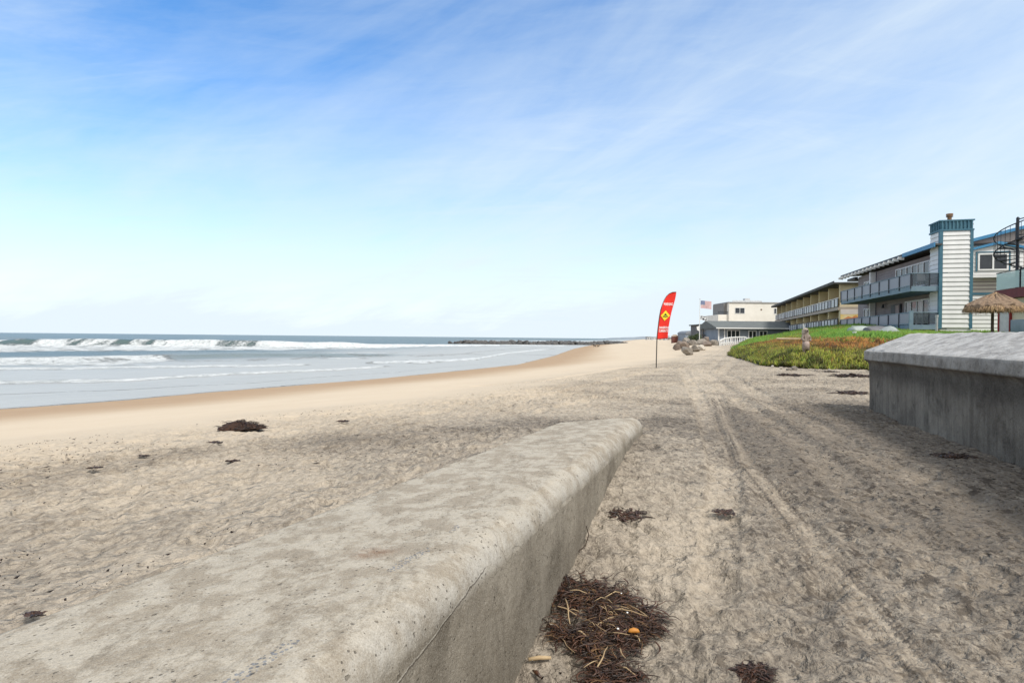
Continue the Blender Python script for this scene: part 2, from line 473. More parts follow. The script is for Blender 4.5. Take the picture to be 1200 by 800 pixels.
# ================================================================== SEA
def sea_material():
    m, n, b = newmat('sea')
    tc = n.n('ShaderNodeTexCoord').outputs['Object']
    a = n.n('ShaderNodeAttribute', attribute_name='mask')
    sep = n.n('ShaderNodeSeparateColor'); n.l(a.outputs['Color'], sep.inputs[0])
    foam, shallow, face = sep.outputs
    nf = n.noise(n.scale(tc, 1, 1, 1, (0, 0, 0.5)), 2.2, 7, 0.68, 0.5)
    f2 = n.math('MULTIPLY', n.math('SUBTRACT', nf, 0.5), 1.55)
    ff = n.math('ADD', n.math('MULTIPLY', foam, 1.0), f2); ff = n.math('MULTIPLY', ff, n.math('GREATER_THAN', foam, 0.02))
    ff = n.ramp(ff, 0.34, 0.72)
    deep = n.mix(n.noise(tc, 0.05, 4), (0.045, 0.075, 0.075, 1), (0.065, 0.095, 0.09, 1))
    shal = n.mix(n.noise(tc, 0.35, 5), (0.30, 0.285, 0.25, 1), (0.38, 0.36, 0.32, 1))
    c = n.mix(shallow, deep, shal)
    c = n.mix(face, c, (0.10, 0.145, 0.13, 1))
    fc = n.mix(n.ramp(n.noise(n.scale(tc, 1, 0.6, 1, (0, 0, 0.5)), 1.1, 8, 0.72, 0.8), 0.36, 0.62), (0.50, 0.53, 0.53, 1), (0.74, 0.76, 0.76, 1))
    c = n.mix(ff, c, fc)
    n.l(c, b.inputs['Base Color'])
    n.l(n.math('ADD', n.math('MULTIPLY', ff, 0.6), 0.28), b.inputs['Roughness'])
    b.inputs['IOR'].default_value = 1.33
    b.inputs['Specular IOR Level'].default_value = 0.25
    h = n.math('ADD', n.math('MULTIPLY', n.noise(n.scale(tc, 1, 0.8, 1), 0.9, 6, 0.6, 0.4), 0.22), n.math('MULTIPLY', n.noise(tc, 5, 5, 0.6), 0.035))
    h = n.math('MULTIPLY', h, n.math('SUBTRACT', 1.0, n.math('MULTIPLY', shallow, 0.72)))
    h = n.math('ADD', h, n.math('MULTIPLY', n.math('MULTIPLY', ff, nf), 0.45))
    bp = n.n('ShaderNodeBump'); bp.inputs['Strength'].default_value = 1.0; bp.inputs['Distance'].default_value = 1.0
    n.l(h, bp.inputs['Height']); n.l(bp.outputs[0], b.inputs['Normal'])
    return m


def build_sea():
    rr = np.concatenate([np.geomspace(9, 210, 930)[:-1], np.geomspace(210, 1500, 120)[:-1], np.geomspace(1500, 40000, 50)])
    th = np.linspace(-80, 22, 900) * math.pi / 180
    RR, TT = np.meshgrid(rr, th, indexing='ij')
    x = RR * np.sin(TT); y = RR * np.cos(TT)
    t = np.clip(x / np.maximum(y, 1e-3), -3.5, 1)
    s, _ = pdist(x, y, SHORE); off = -s
    z = np.zeros_like(x)
    w = sm(off, 2, 40)
    z += w * (0.10 * fbm(x * 0.13 + 0.1 * y, y * 0.16, 4, 1)) + 0.018 * fbm(x * 0.8, y * 0.8, 4, 6) * sm(off, 0, 4)
    wn = fbm(x * 0.07, y * 0.03, 4, 19)
    I = np.interp
    foam = np.zeros_like(x); face = np.zeros_like(x)
    ed = fbm(x * 0.22, y * 0.22, 4, 23); ed2 = fbm(x * 0.7, y * 0.7, 4, 27)
    # outer breaker
    T = [-3.5, -1.5, -0.9, -0.675, -0.45, -0.30, -0.225, -0.1, 0.05]
    yc = I(t, T, [45, 78, 95, 101, 102, 108, 117, 145, 160]) + 2.0 * wn
    H = I(t, T, [1.0, 1.1, 1.15, 1.25, 1.2, 1.05, 0.55, 0.25, 0.0]) * (1 + 0.22 * fbm(x * 0.16, y * 0.02, 3, 29))
    dl = y - yc
    z += H * np.where(dl > 0, np.exp(-(dl / 8) ** 2), np.exp(-(np.abs(dl) / 2.0) ** 2))
    solid = sm(t, -0.47, -0.42)
    face += (1 - sm(np.abs(dl + 1.0), 1.0, 5)) * (H > 0.3) * (1 - solid)
    mott = sm(fbm(x * 0.5, y * 0.13, 4, 33), -0.55, 0.2)
    foam = np.maximum(foam, (1 - sm(np.abs(dl + 0.8), 1.6, 3.6)) * np.maximum(0.85 * mott, solid) * (H > 0.12))
    near1 = I(t, T, [30, 52, 64, 73, 85, 95, 106, 132, 150])
    fld = sm(y, near1 - 1.5 + 3 * ed, near1 + 1.5 + 3 * ed) * (1 - sm(y, yc - 3.5, yc - 1.0)) * (1 - sm(t, -0.09, 0.0))
    foam = np.maximum(foam, fld * (0.82 + 0.6 * ed2))
    back = np.exp(-((y - yc - 14) / 9) ** 2) * 0.35 * sm(ed2, 0.1, 0.5); foam = np.maximum(foam, back)
    # second wave
    T2 = [-3.5, -1.5, -0.9, -0.72, -0.6, -0.45, -0.3, -0.2, -0.1]
    yc2 = I(t, T2, [22, 34, 42.5, 45.5, 51, 57, 61, 66, 75]) + 0.8 * wn
    H2 = I(t, T2, [0.3, 0.32, 0.33, 0.34, 0.36, 0.36, 0.32, 0.15, 0.0]) * (1 + 0.2 * wn)
    dl = y - yc2
    z += H2 * np.where(dl > 0, np.exp(-(dl / 4.5) ** 2), np.exp(-(np.abs(dl) / 1.5) ** 2))
    face += (1 - sm(np.abs(dl + 0.6), 1.0, 3.0)) * sm(t, -0.64, -0.56) * (1 - sm(t, -0.25, -0.15))
    n2 = I(t, T2, [20, 30, 37.5, 40, 47, 52, 60, 66, 75])
    f2 = sm(y, n2 - 0.6 + 2 * ed, n2 + 0.8 + 2 * ed) * (1 - sm(y, yc2 + 0.2, yc2 + 1.5)) * (1 - sm(t + 0.04 * ed, -0.63, -0.58))
    foam = np.maximum(foam, f2 * (0.85 + 0.5 * ed2))
    lace = sm(y, n2 - 9, n2) * (1 - sm(y, n2, n2 + 3)) * 0.42 * sm(ed2, -0.3, 0.4); foam = np.maximum(foam, lace)
    foam = np.maximum(foam, 0.45 * sm(ed2 + 0.5 * ed, 0.1, 0.6) * sm(y, 60, 66) * (1 - sm(y, 80, 92)) * sm(off, 12, 20))

    def line(TY, YY, wd, t0, t1, amp=1.0, zz=0.0):
        amp = amp * 1.1
        nonlocal foam, z
        c = I(t, TY, YY) + wd * 0.6 * ed
        g = (1 - sm(np.abs(y - c - wd * 0.4 * ed2), wd * 0.35, wd)) * sm(t, t0 - 0.02, t0 + 0.02) * (1 - sm(t, t1 - 0.02, t1 + 0.02))
        foam = np.maximum(foam, g * amp)
        z += zz * np.exp(-((y - c - wd * 0.5) / wd) ** 2) * sm(t, t0 - 0.02, t0 + 0.02) * (1 - sm(t, t1 - 0.02, t1 + 0.02))
    line([-3, -0.9, -0.675, -0.45, -0.36], [20, 34, 36.7, 40.7, 43], 1.1, -4, -0.36, 0.95, 0.08)
    line([-0.42, -0.26], [54, 56], 1.6, -0.33, -0.26, 0.9)
    line([-0.42, -0.26], [60, 76], 1.6, -0.40, -0.20, 0.7)
    line([-0.2, -0.1], [46, 48], 1.4, -0.18, -0.145, 1.0, 0.1)
    line([-0.25, -0.12, -0.054, 0.04, 0.1], [46, 51, 58.7, 97, 125], 3.0, -0.25, 0.07, 0.9, 0.1)
    line([-0.2, -0.1, 0.03, 0.1], [60, 70, 118, 150], 2.5, -0.17, 0.06, 0.55)
    line([-0.3, -0.05, 0.06, 0.15], [150, 155, 158, 165], 4.0, -0.30, 0.10, 0.9, 0.12)
    line([-3, -0.85, -0.675, -0.45, -0.3, -0.22], [15, 24.8, 26.7, 32.4, 36.6, 41.4], 0.62, -4, -0.22, 0.98, 0.10)
    line([-3, -0.9, -0.675, -0.45, -0.2, 0], [13, 20.3, 22.4, 26.2, 35, 50], 0.16, -4, 0.02, 0.42)
    line([-0.3, 0.2], [360, 365], 12, -0.06, 0.16, 0.8, 0.3)
    edge = (1 - sm(off + 0.25 * ed2, 0.02, 0.16)) * 0.5; foam = np.maximum(foam, edge * (off > -0.3))
    foam = np.maximum(foam, 0.5 * sm(fbm(x * 0.03, y * 0.015, 4, 64), 0.42, 0.6) * sm(y, 120, 160) * (1 - sm(y, 900, 1500)))
    shallow = 1 - sm(off + 6 * ed, 14, 52)
    V = np.stack([x, y, z], -1).reshape(-1, 3)
    # thin sheet of water running up the sand
    mask = np.stack([np.clip(foam, 0, 1), np.clip(shallow, 0, 1), np.clip(face, 0, 1) * 0.55], -1).reshape(-1, 3)
    F = grid_faces(*x.shape)
    keep = (off.reshape(-1)[F] > -3).any(1)
    o = np_mesh('sea', V, F[keep], sea_material(), attrs={'mask': mask})
    tag(o, 'grey green ocean with breaking waves', None, None, 'structure')


build_sea()


# ================================================================== CONCRETE
def concrete_material(name, top, side, dark, seam=False, streak=0.5):
    m, n, b = newmat(name)
    tc = n.n('ShaderNodeTexCoord').outputs['Object']
    a = n.n('ShaderNodeAttribute', attribute_name='mask')
    sep = n.n('ShaderNodeSeparateColor'); n.l(a.outputs['Color'], sep.inputs[0])
    sd, damp_dark, peb = sep.outputs
    n1 = n.noise(tc, 1.1, 6, 0.65, 0.4); n2 = n.noise(tc, 5.5, 7, 0.7, 0.3); n3 = n.noise(tc, 45, 5, 0.7); n5 = n.noise(tc, 16, 6, 0.7)
    st = n.noise(n.scale(tc, 9, 9, 0.7), 1.0, 6, 0.65)
    ac = n.noise(n.scale(tc, 1.6, 0.5, 1, (0, 0, -0.25)), 4.0, 7, 0.75, 0.8)
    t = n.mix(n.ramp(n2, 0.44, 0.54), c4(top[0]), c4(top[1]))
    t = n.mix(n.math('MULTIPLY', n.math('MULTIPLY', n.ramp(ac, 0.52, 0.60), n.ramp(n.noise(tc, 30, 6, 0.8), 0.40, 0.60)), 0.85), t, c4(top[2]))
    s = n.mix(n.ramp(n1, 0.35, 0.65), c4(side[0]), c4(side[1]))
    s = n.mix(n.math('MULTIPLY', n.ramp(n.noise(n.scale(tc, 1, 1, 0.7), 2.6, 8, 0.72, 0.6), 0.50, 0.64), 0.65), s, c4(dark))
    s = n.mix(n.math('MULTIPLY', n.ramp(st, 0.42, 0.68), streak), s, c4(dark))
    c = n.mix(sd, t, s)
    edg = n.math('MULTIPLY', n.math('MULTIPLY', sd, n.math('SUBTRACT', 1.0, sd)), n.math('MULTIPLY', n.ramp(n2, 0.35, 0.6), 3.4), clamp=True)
    c = n.mix(n.math('MULTIPLY', edg, 0.65), c, (0.47, 0.455, 0.42, 1))  # worn rounded edge, paler, with its highlight sheen painted into the colour
    c = n.mix(n.math('MULTIPLY', n.math('SUBTRACT', 1.0, a.outputs['Alpha'], clamp=True), n.ramp(n5, 0.3, 0.6)), c, (0.22, 0.12, 0.065, 1))
    c = n.mix(n.math('MULTIPLY', damp_dark, n.math('ADD', 0.35, n2)), c, c4(dark))
    c = n.mix(n.math('MULTIPLY', n.ramp(n5, 0.50, 0.72), 0.45), c, n.mix(1.0, c, (0.62, 0.58, 0.52, 1), 'MULTIPLY'))
    c = n.mix(n.math('MULTIPLY', n.ramp(n3, 0.42, 0.62), 0.28), c, n.mix(1.0, c, (0.70, 0.68, 0.66, 1), 'MULTIPLY'))
    vo = n.n('ShaderNodeTexVoronoi'); vo.inputs['Scale'].default_value = 75; n.l(tc, vo.inputs['Vector'])
    pk = n.math('MULTIPLY', n.math('LESS_THAN', vo.outputs['Distance'], 0.42), n.math('GREATER_THAN', n.math('MULTIPLY', peb, n.math('ADD', n5, 0.45)), 0.52))
    c = n.mix(n.math('MULTIPLY', pk, 0.85), c, n.mix(vo.outputs['Color'], (0.09, 0.10, 0.115, 1), (0.24, 0.25, 0.27, 1)))
    gr = n.noise(tc, 170, 3, 0.8)
    c = n.mix(n.math('MULTIPLY', n.ramp(gr, 0.54, 0.62), 0.30), c, c4(tuple(k * 0.7 for k in dark)))
    c = n.mix(n.math('MULTIPLY', n.math('SUBTRACT', 1.0, n.ramp(gr, 0.38, 0.46)), 0.22), c, (0.62, 0.59, 0.53, 1))
    v2 = n.n('ShaderNodeTexVoronoi'); v2.inputs['Scale'].default_value = 38; v2.inputs['Randomness'].default_value = 1.0; n.l(tc, v2.inputs['Vector'])
    hole = n.math('MULTIPLY', n.math('SUBTRACT', 1.0, n.ramp(v2.outputs['Distance'], 0.13, 0.20)), n.math('GREATER_THAN', n.noise(tc, 9, 4, 0.7), 0.52))
    c = n.mix(n.math('MULTIPLY', hole, 0.65), c, c4(tuple(k * 0.6 for k in dark)))
    # pits
    pit = n.ramp(n.noise(tc, 26, 2, 0.5), 0.70, 0.74)
    c = n.mix(n.math('MULTIPLY', pit, 0.6), c, c4(dark))
    vc = n.n('ShaderNodeTexVoronoi', feature='DISTANCE_TO_EDGE'); vc.inputs['Scale'].default_value = 0.75
    dn = n.n('ShaderNodeTexNoise'); dn.inputs['Scale'].default_value = 3.5; dn.inputs['Detail'].default_value = 6; n.l(tc, dn.inputs['Vector'])
    va = n.n('ShaderNodeVectorMath', operation='MULTIPLY_ADD'); n.l(dn.outputs['Color'], va.inputs[0]); va.inputs[1].default_value = (0.35, 0.35, 0.35); n.l(tc, va.inputs[2]); n.l(va.outputs[0], vc.inputs['Vector'])
    crk = n.math('MULTIPLY', n.math('LESS_THAN', vc.outputs['Distance'], 0.0020), n.math('GREATER_THAN', n1, 0.53))
    c = n.mix(n.math('MULTIPLY', crk, 0.22), c, c4(tuple(k * 0.6 for k in dark)))
    hs = n.math('ADD', n.math('MULTIPLY', n2, 0.006), n.math('MULTIPLY', n5, 0.012))
    hs = n.math('ADD', hs, n.math('MULTIPLY', n3, 0.005)); hs = n.math('SUBTRACT', hs, n.math('MULTIPLY', pit, 0.004))
    hs = n.math('SUBTRACT', hs, n.math('MULTIPLY', hole, 0.004)); hs = n.math('ADD', hs, n.math('MULTIPLY', gr, 0.0022))
    hs = n.math('SUBTRACT', hs, n.math('MULTIPLY', pk, 0.002)); hs = n.math('SUBTRACT', hs, n.math('MULTIPLY', crk, 0.004))
    if seam:
        xyz = n.n('ShaderNodeSeparateXYZ'); n.l(tc, xyz.inputs[0])
        for (k, c0, w, colr, am) in ((0.165, -1.415, 0.0022, (0.50, 0.47, 0.41, 1), 0.45), (0.165, -1.422, 0.003, (0.06, 0.05, 0.04, 1), 0.7), (0.11, -1.12, 0.003, (0.07, 0.06, 0.05, 1), 0.45)):
            ln = n.math('ADD', n.math('MULTIPLY', xyz.outputs[1], -k), n.math('SUBTRACT', xyz.outputs[2], c0 + E))
            ln = n.math('ADD', ln, n.math('MULTIPLY', n.math('SUBTRACT', n2, 0.5), 0.05))
            lm = n.math('MULTIPLY', n.math('LESS_THAN', n.math('ABSOLUTE', ln), w), n.math('MULTIPLY', n.math('GREATER_THAN', sd, 0.6), am))
            c = n.mix(lm, c, colr)
            hs = n.math('SUBTRACT', hs, n.math('MULTIPLY', lm, 0.003))
    n.l(c, b.inputs['Base Color']); b.inputs['Roughness'].default_value = 0.9; b.inputs['Specular IOR Level'].default_value = 0.2
    bp = n.n('ShaderNodeBump'); bp.inputs['Strength'].default_value = 1.0; bp.inputs['Distance'].default_value = 1.0
    n.l(hs, bp.inputs['Height']); n.l(bp.outputs[0], b.inputs['Normal'])
    return m


def low_wall():
    ys = np.concatenate([np.linspace(-3, 1.2, 60)[:-1], np.linspace(1.2, 6.80, 520)])
    Yend = 6.80
    th = np.linspace(math.pi / 2, -0.02, 26)
    rad = 0.145
    V = []; M = []
    for y in ys:
        xc = WL(y); wd = float(np.interp(y, [1.8, 3.0, 6.8], [1.24, 1.13, 0.86]))
        pr = 0.0
        e = max(0.0, (y - (Yend - 0.16)) / 0.16); pr = 0.16 * (1 - math.sqrt(max(0, 1 - e * e)))
        zt = E - 0.925; zl = E - 0.985
        pts = [(xc - wd, 0.0, 0, 0), (xc - wd, zl - 0.05, 0, 0)]
        k = 75
        for i in range(k):
            f = (i / (k - 1)); pts.append((xc - wd + 0.02 + (wd - 0.02 - rad + 0.11) * f, zl + (zt - zl) * min(1, f * 1.15) - pr * 0.6, 0, f))
        cx, cz = xc + 0.11 - rad, zt - rad
        for a in th[1:]:
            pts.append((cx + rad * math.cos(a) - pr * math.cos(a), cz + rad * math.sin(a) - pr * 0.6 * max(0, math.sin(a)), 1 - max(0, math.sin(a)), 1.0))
        xs = cx + rad - pr
        for i in range(1, 60):
            f = i / 59; pts.append((xs + 0.03 * f, cz - 1.1 * f, 1, 2 + f))
        V.append(pts)
    A = np.array(V)                                    # (ny, np, 4)
    x = A[..., 0]; z = A[..., 1]; side = A[..., 2]; par = A[..., 3]; y = np.repeat(ys[:, None], x.shape[1], 1)
    # relief along the local normal (approx.)
    rel = 0.006 * fbm(y * 0.9 + 5, x * 1.4 + z * 2, 4, 101) + 0.0045 * fbm(y * 5, (x + z) * 5, 4, 103) + 0.003 * np.abs(fbm(y * 14, (x - z) * 14, 3, 105))
    chip = (side > 0.05) * (side < 0.95) * -0.012 * sm(fbm(y * 5, (x + z) * 4, 3, 107), 0.15, 0.5)
    rel = rel + chip
    nrm = np.clip(side, 0, 1)
    inner = (par > 0.0)
    x = x + rel * nrm * inner; z = z + rel * (1 - nrm) * inner
    x[:, 1:6] += 0.018 * fbm(y[:, 1:6] * 2.2, y[:, 1:6] * 0 + 2, 4, 109)
    damp_dark = np.clip((par - 2.15) / 0.8, 0, 1) * 0.8
    peb = np.exp(-((x - (WL(y) - 0.15 + 0.07 * fbm(y * 2.7, y * 0, 4, 111))) / 0.032) ** 2) * (side < 0.2) * sm(fbm(y * 2.6 + 3, x * 0, 3, 113), -0.25, 0.35) * (1 - sm(y, 3.2, 4.4))
    spx = (E - 0.97); k_ = 0.97 * FPX / (658 - 394.3); sx_, sy_ = (440 - 600) / FPX * k_, k_
    stain = 0.75 * np.exp(-(((x - sx_) / 0.09) ** 2 + ((y - sy_) / 0.07) ** 2) ** 1.2) * (side < 0.2)
    mask = np.stack([nrm, damp_dark, peb, 1 - stain], -1).reshape(-1, 4)
    V = np.stack([x, y, z], -1)
    nr, nc = x.shape
    V = V.reshape(-1, 3); F = grid_faces(nr, nc)[:, ::-1]
    # far end: flat fan closing the section
    last = (nr - 1) * nc + np.arange(nc)
    ctr = len(V); cpt = V[last].mean(0); cpt[1] += 0.01
    V = np.vstack([V, cpt[None]]); mask = np.vstack([mask, [[0.6, 0.2, 0, 1]]])
    fan = np.stack([last[:-1], last[1:], np.full(nc - 1, ctr), np.full(nc - 1, ctr)], 1)
    F3 = np.vstack([F[:, [0, 1, 2]], F[:, [0, 2, 3]], fan[:, :3]])
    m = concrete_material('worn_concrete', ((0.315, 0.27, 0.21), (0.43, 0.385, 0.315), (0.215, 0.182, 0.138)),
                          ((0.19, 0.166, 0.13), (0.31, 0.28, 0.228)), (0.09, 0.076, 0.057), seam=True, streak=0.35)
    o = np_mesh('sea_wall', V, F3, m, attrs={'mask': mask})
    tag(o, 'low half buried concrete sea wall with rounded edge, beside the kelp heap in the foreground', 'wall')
    return o


low_wall()


def tall_wall():
    ys = np.concatenate([np.linspace(-3.5, 3.8, 50)[:-1], np.linspace(3.8, 9.3, 420)])
    sec = []                                            # (offset inland, z, side, param)
    for i in range(46): sec.append((0.085 + 0.02 * (1 - i / 45), E - 1.55 + 1.13 * i / 45, 1, i / 45))
    for i in range(1, 10):
        a = i / 9 * math.pi / 2; sec.append((0.085 - 0.08 * (1 - math.cos(a)), E - 0.42 + 0.11 * math.sin(a), 1, 1.0))
    for i in range(1, 7): sec.append((0.0, E - 0.31 + 0.145 * i / 6, 0.75, 1.1))
    sec.append((0.015, E - 0.157, 0.3, 1.2))
    for i in range(1, 40): sec.append((0.02 + 0.74 * i / 39, E - 0.15 + 0.27 * i / 39, 0, 1.2 + i / 39))
    for i in range(1, 8): sec.append((0.77, E + 0.12 - 0.4 * i / 7, 0.8, 2.3))
    sec.append((0.70, E - 0.4, 1, 2.4)); sec.append((0.70, E - 1.5, 1, 2.4))
    S = np.array(sec); nc = len(S)
    y = np.repeat(ys[:, None], nc, 1); offx = np.repeat(S[None, :, 0], len(ys), 0); z = np.repeat(S[None, :, 1], len(ys), 0)
    side = np.repeat(S[None, :, 2], len(ys), 0); par = np.repeat(S[None, :, 3], len(ys), 0)
    e = np.clip((y - 9.22) / 0.08, 0, 1); offx = offx + (0.38 - offx) * 0.04 * e ** 2
    # hip at the far end of the cap
    hip = np.clip((y - 9.05) / 0.25, 0, 1)
    x = WR(y) + offx
    rel = 0.008 * fbm(y * 0.8, z * 1.5 + 9, 4, 201) + 0.004 * fbm(y * 4, z * 4 + x * 3, 4, 203)
    lip = np.abs(par - 1.15) < 0.08
    chip = sm(fbm(y * 3.5, z * 0 + 1, 4, 205), 0.1, 0.6) * 0.016
    cap = par > 1.2
    crk = 0.008 * np.abs(fbm(y * 7 + 9, x * 3, 4, 207))
    x = x - rel * (side > 0.5) + chip * lip  # unseen cloud veil overhead and behind the camera, added for neutral soft light
    z = z + rel * cap - chip * lip * 0.4 - crk * cap
    z = z + (par > 2.1) * (par < 2.35) * 0.012 * fbm(y * 4, y * 0, 4, 209)
    mask = np.stack([np.clip(side, 0, 1), np.clip(0.75 * np.exp(-((z - (E - 0.47)) / 0.14) ** 2) * (par < 1.05) + 0.35 * sm(fbm(y * 0.9, z * 1.2, 4, 211), 0.0, 0.5) * (par < 1.05), 0, 1), 0 * z], -1)  # second channel: darker band just below the cap lip, plus random blotches
    V = np.stack([x, y, z], -1).reshape(-1, 3); nr = len(ys)
    F = grid_faces(nr, nc)
    F3 = np.vstack([F[:, [0, 1, 2]], F[:, [0, 2, 3]]])
    last = (nr - 1) * nc + np.arange(nc); ctr = len(V)
    cpt = V[last].mean(0); cpt[1] += 0.004; V = np.vstack([V, cpt[None]])
    mask = np.vstack([mask.reshape(-1, 3), [[1, 0.2, 0]]])
    fan = np.stack([last[:-1], last[1:], np.full(nc - 1, ctr)], 1)
    F3 = np.vstack([F3, fan])
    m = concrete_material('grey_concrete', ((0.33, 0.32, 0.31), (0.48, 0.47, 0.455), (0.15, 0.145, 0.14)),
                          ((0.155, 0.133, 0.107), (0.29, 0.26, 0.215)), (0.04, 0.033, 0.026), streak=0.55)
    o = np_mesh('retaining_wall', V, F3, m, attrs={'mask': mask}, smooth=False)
    for p in (o.data,): p.polygons.foreach_set('use_smooth', np.ones(len(p.polygons), bool))
    tag(o, 'tall dark stained concrete retaining wall with sloping pale cap at the right edge', 'wall')


tall_wall()
#@@PART2
# ================================================================== COMMON MATERIALS
WHITE = pm('white_paint', (0.74, 0.74, 0.73), (0.62, 0.62, 0.61), 1.3, 0.55, 0.002, 20, stretch=(1, 1, 0.4), contrast=(0.3, 0.8))
WHITE2 = pm('plain_white', (0.78, 0.78, 0.77), (0.70, 0.70, 0.69), 5, 0.5)
BLUETRIM = pm('teal_blue_trim', (0.045, 0.13, 0.19), (0.07, 0.17, 0.22), 2, 0.5)
BLUEFASC = pm('bright_blue_metal', (0.045, 0.19, 0.38), (0.07, 0.25, 0.42), 1.5, 0.45)
DECKBLUE = pm('grey_blue_paint', (0.14, 0.21, 0.27), (0.19, 0.26, 0.31), 2, 0.6, 0.002, 15)
DARKMET = pm('dark_metal', (0.018, 0.022, 0.03), (0.035, 0.04, 0.05), 3, 0.5)
MAUVE = pm('mauve_grey_siding', (0.24, 0.205, 0.20), (0.30, 0.26, 0.255), 1.0, 0.7, 0.003, 12)
BEIGE = pm('beige_stucco', (0.78, 0.74, 0.67), (0.71, 0.67, 0.60), 0.7, 0.85, 0.004, 14)
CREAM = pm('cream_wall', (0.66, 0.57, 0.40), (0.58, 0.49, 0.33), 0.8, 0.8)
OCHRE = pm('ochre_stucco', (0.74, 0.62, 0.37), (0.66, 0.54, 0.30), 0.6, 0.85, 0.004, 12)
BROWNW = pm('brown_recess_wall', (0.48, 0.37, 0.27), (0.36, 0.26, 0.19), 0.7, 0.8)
ROOFG = pm('grey_shingle_roof', (0.15, 0.165, 0.16), (0.105, 0.115, 0.115), 2.2, 0.85, 0.01, 10, stretch=(0.4, 1, 2))
ROOFD = pm('dark_roof', (0.10, 0.10, 0.095), (0.07, 0.07, 0.065), 1.0, 0.8)
GREYBLUE = pm('blue_grey_siding', (0.20, 0.235, 0.28), (0.25, 0.285, 0.33), 1.2, 0.7, 0.003, 10)
SHINGLE = pm('dark_grey_shingle', (0.10, 0.10, 0.105), (0.16, 0.16, 0.16), 3, 0.85, 0.01, 8)
REDP = pm('dark_red_paint', (0.16, 0.022, 0.022), (0.11, 0.016, 0.018), 2, 0.55)
REDW = pm('red_wall', (0.30, 0.03, 0.03), (0.22, 0.022, 0.022), 2, 0.65)
WOODG = pm('weathered_wood', (0.30, 0.26, 0.215), (0.17, 0.14, 0.11), 6, 0.85, 0.004, 25, stretch=(3, 3, 0.5))
BRASS = pm('brown_flue_metal', (0.27, 0.16, 0.09), (0.19, 0.11, 0.06), 4, 0.45, metal=0.4)
BRICKR = pm('brick_red', (0.25, 0.09, 0.06), (0.17, 0.06, 0.045), 4, 0.8)


def glass_mat(name, col, alpha, rough=0.08, spec=0.5):
    m, n, b = newmat(name)
    b.inputs['Base Color'].default_value = c4(col); b.inputs['Roughness'].default_value = rough
    b.inputs['Alpha'].default_value = alpha; b.inputs['Specular IOR Level'].default_value = spec
    return m


DARKGL = pm('window_glass', (0.016, 0.02, 0.026), (0.035, 0.04, 0.048), 1.1, 0.08, spec=0.6)
CURT = pm('curtained_glass', (0.30, 0.29, 0.27), (0.14, 0.14, 0.135), 2.2, 0.15, spec=0.6, stretch=(6, 6, 0.3))
FROST = glass_mat('frosted_panel', (0.23, 0.245, 0.30), 0.82, 0.35)
SMOKE = glass_mat('smoked_panel', (0.08, 0.10, 0.12), 0.55, 0.15)
PALEGL = glass_mat('pale_green_glass', (0.50, 0.66, 0.62), 0.55, 0.1)
WHITEPAN = pm('white_rail_panel', (0.55, 0.56, 0.56), (0.46, 0.47, 0.48), 1, 0.4)


def window(parent, axis, plane, a0, a1, z0, z1, panes=2, fr=0.07, frame=None, glass=None, out=0.05, label=None):
    """axis 'x': window in a wall facing -y at y=plane ; axis 'y': wall facing -x at x=plane.  > pane"""
    frame = frame or WHITE2; glass = glass or DARKGL

    def bx(mb, b0, b1, za, zb, o0, o1):
        if axis == 'x': mb.box(b0, plane - o1, za, b1, plane - o0, zb)
        else: mb.box(plane - o1, b0, za, plane - o0, b1, zb)
    f = MB()
    bx(f, a0, a1, z1 - fr, z1, 0.0, out); bx(f, a0, a1, z0, z0 + fr, 0.0, out)
    w = (a1 - a0 - fr) / panes
    for i in range(panes + 1):
        bx(f, a0 + i * w, a0 + i * w + fr, z0 + fr, z1 - fr, 0.0, out - 0.002)
    fo = f.build('window', frame, parent)
    if label: fo['label'] = label
    for i in range(panes):
        p = MB(); bx(p, a0 + i * w + fr, a0 + (i + 1) * w, z0 + fr, z1 - fr, 0.004, 0.012)
        p.build('pane', CURT if (glass is DARKGL and (i * 3 + int(a0 * 7)) % 5 == 1) else glass, fo)
    return fo


# ================================================================== BLUE TRIMMED APARTMENTS
ROT = -math.atan(0.26)


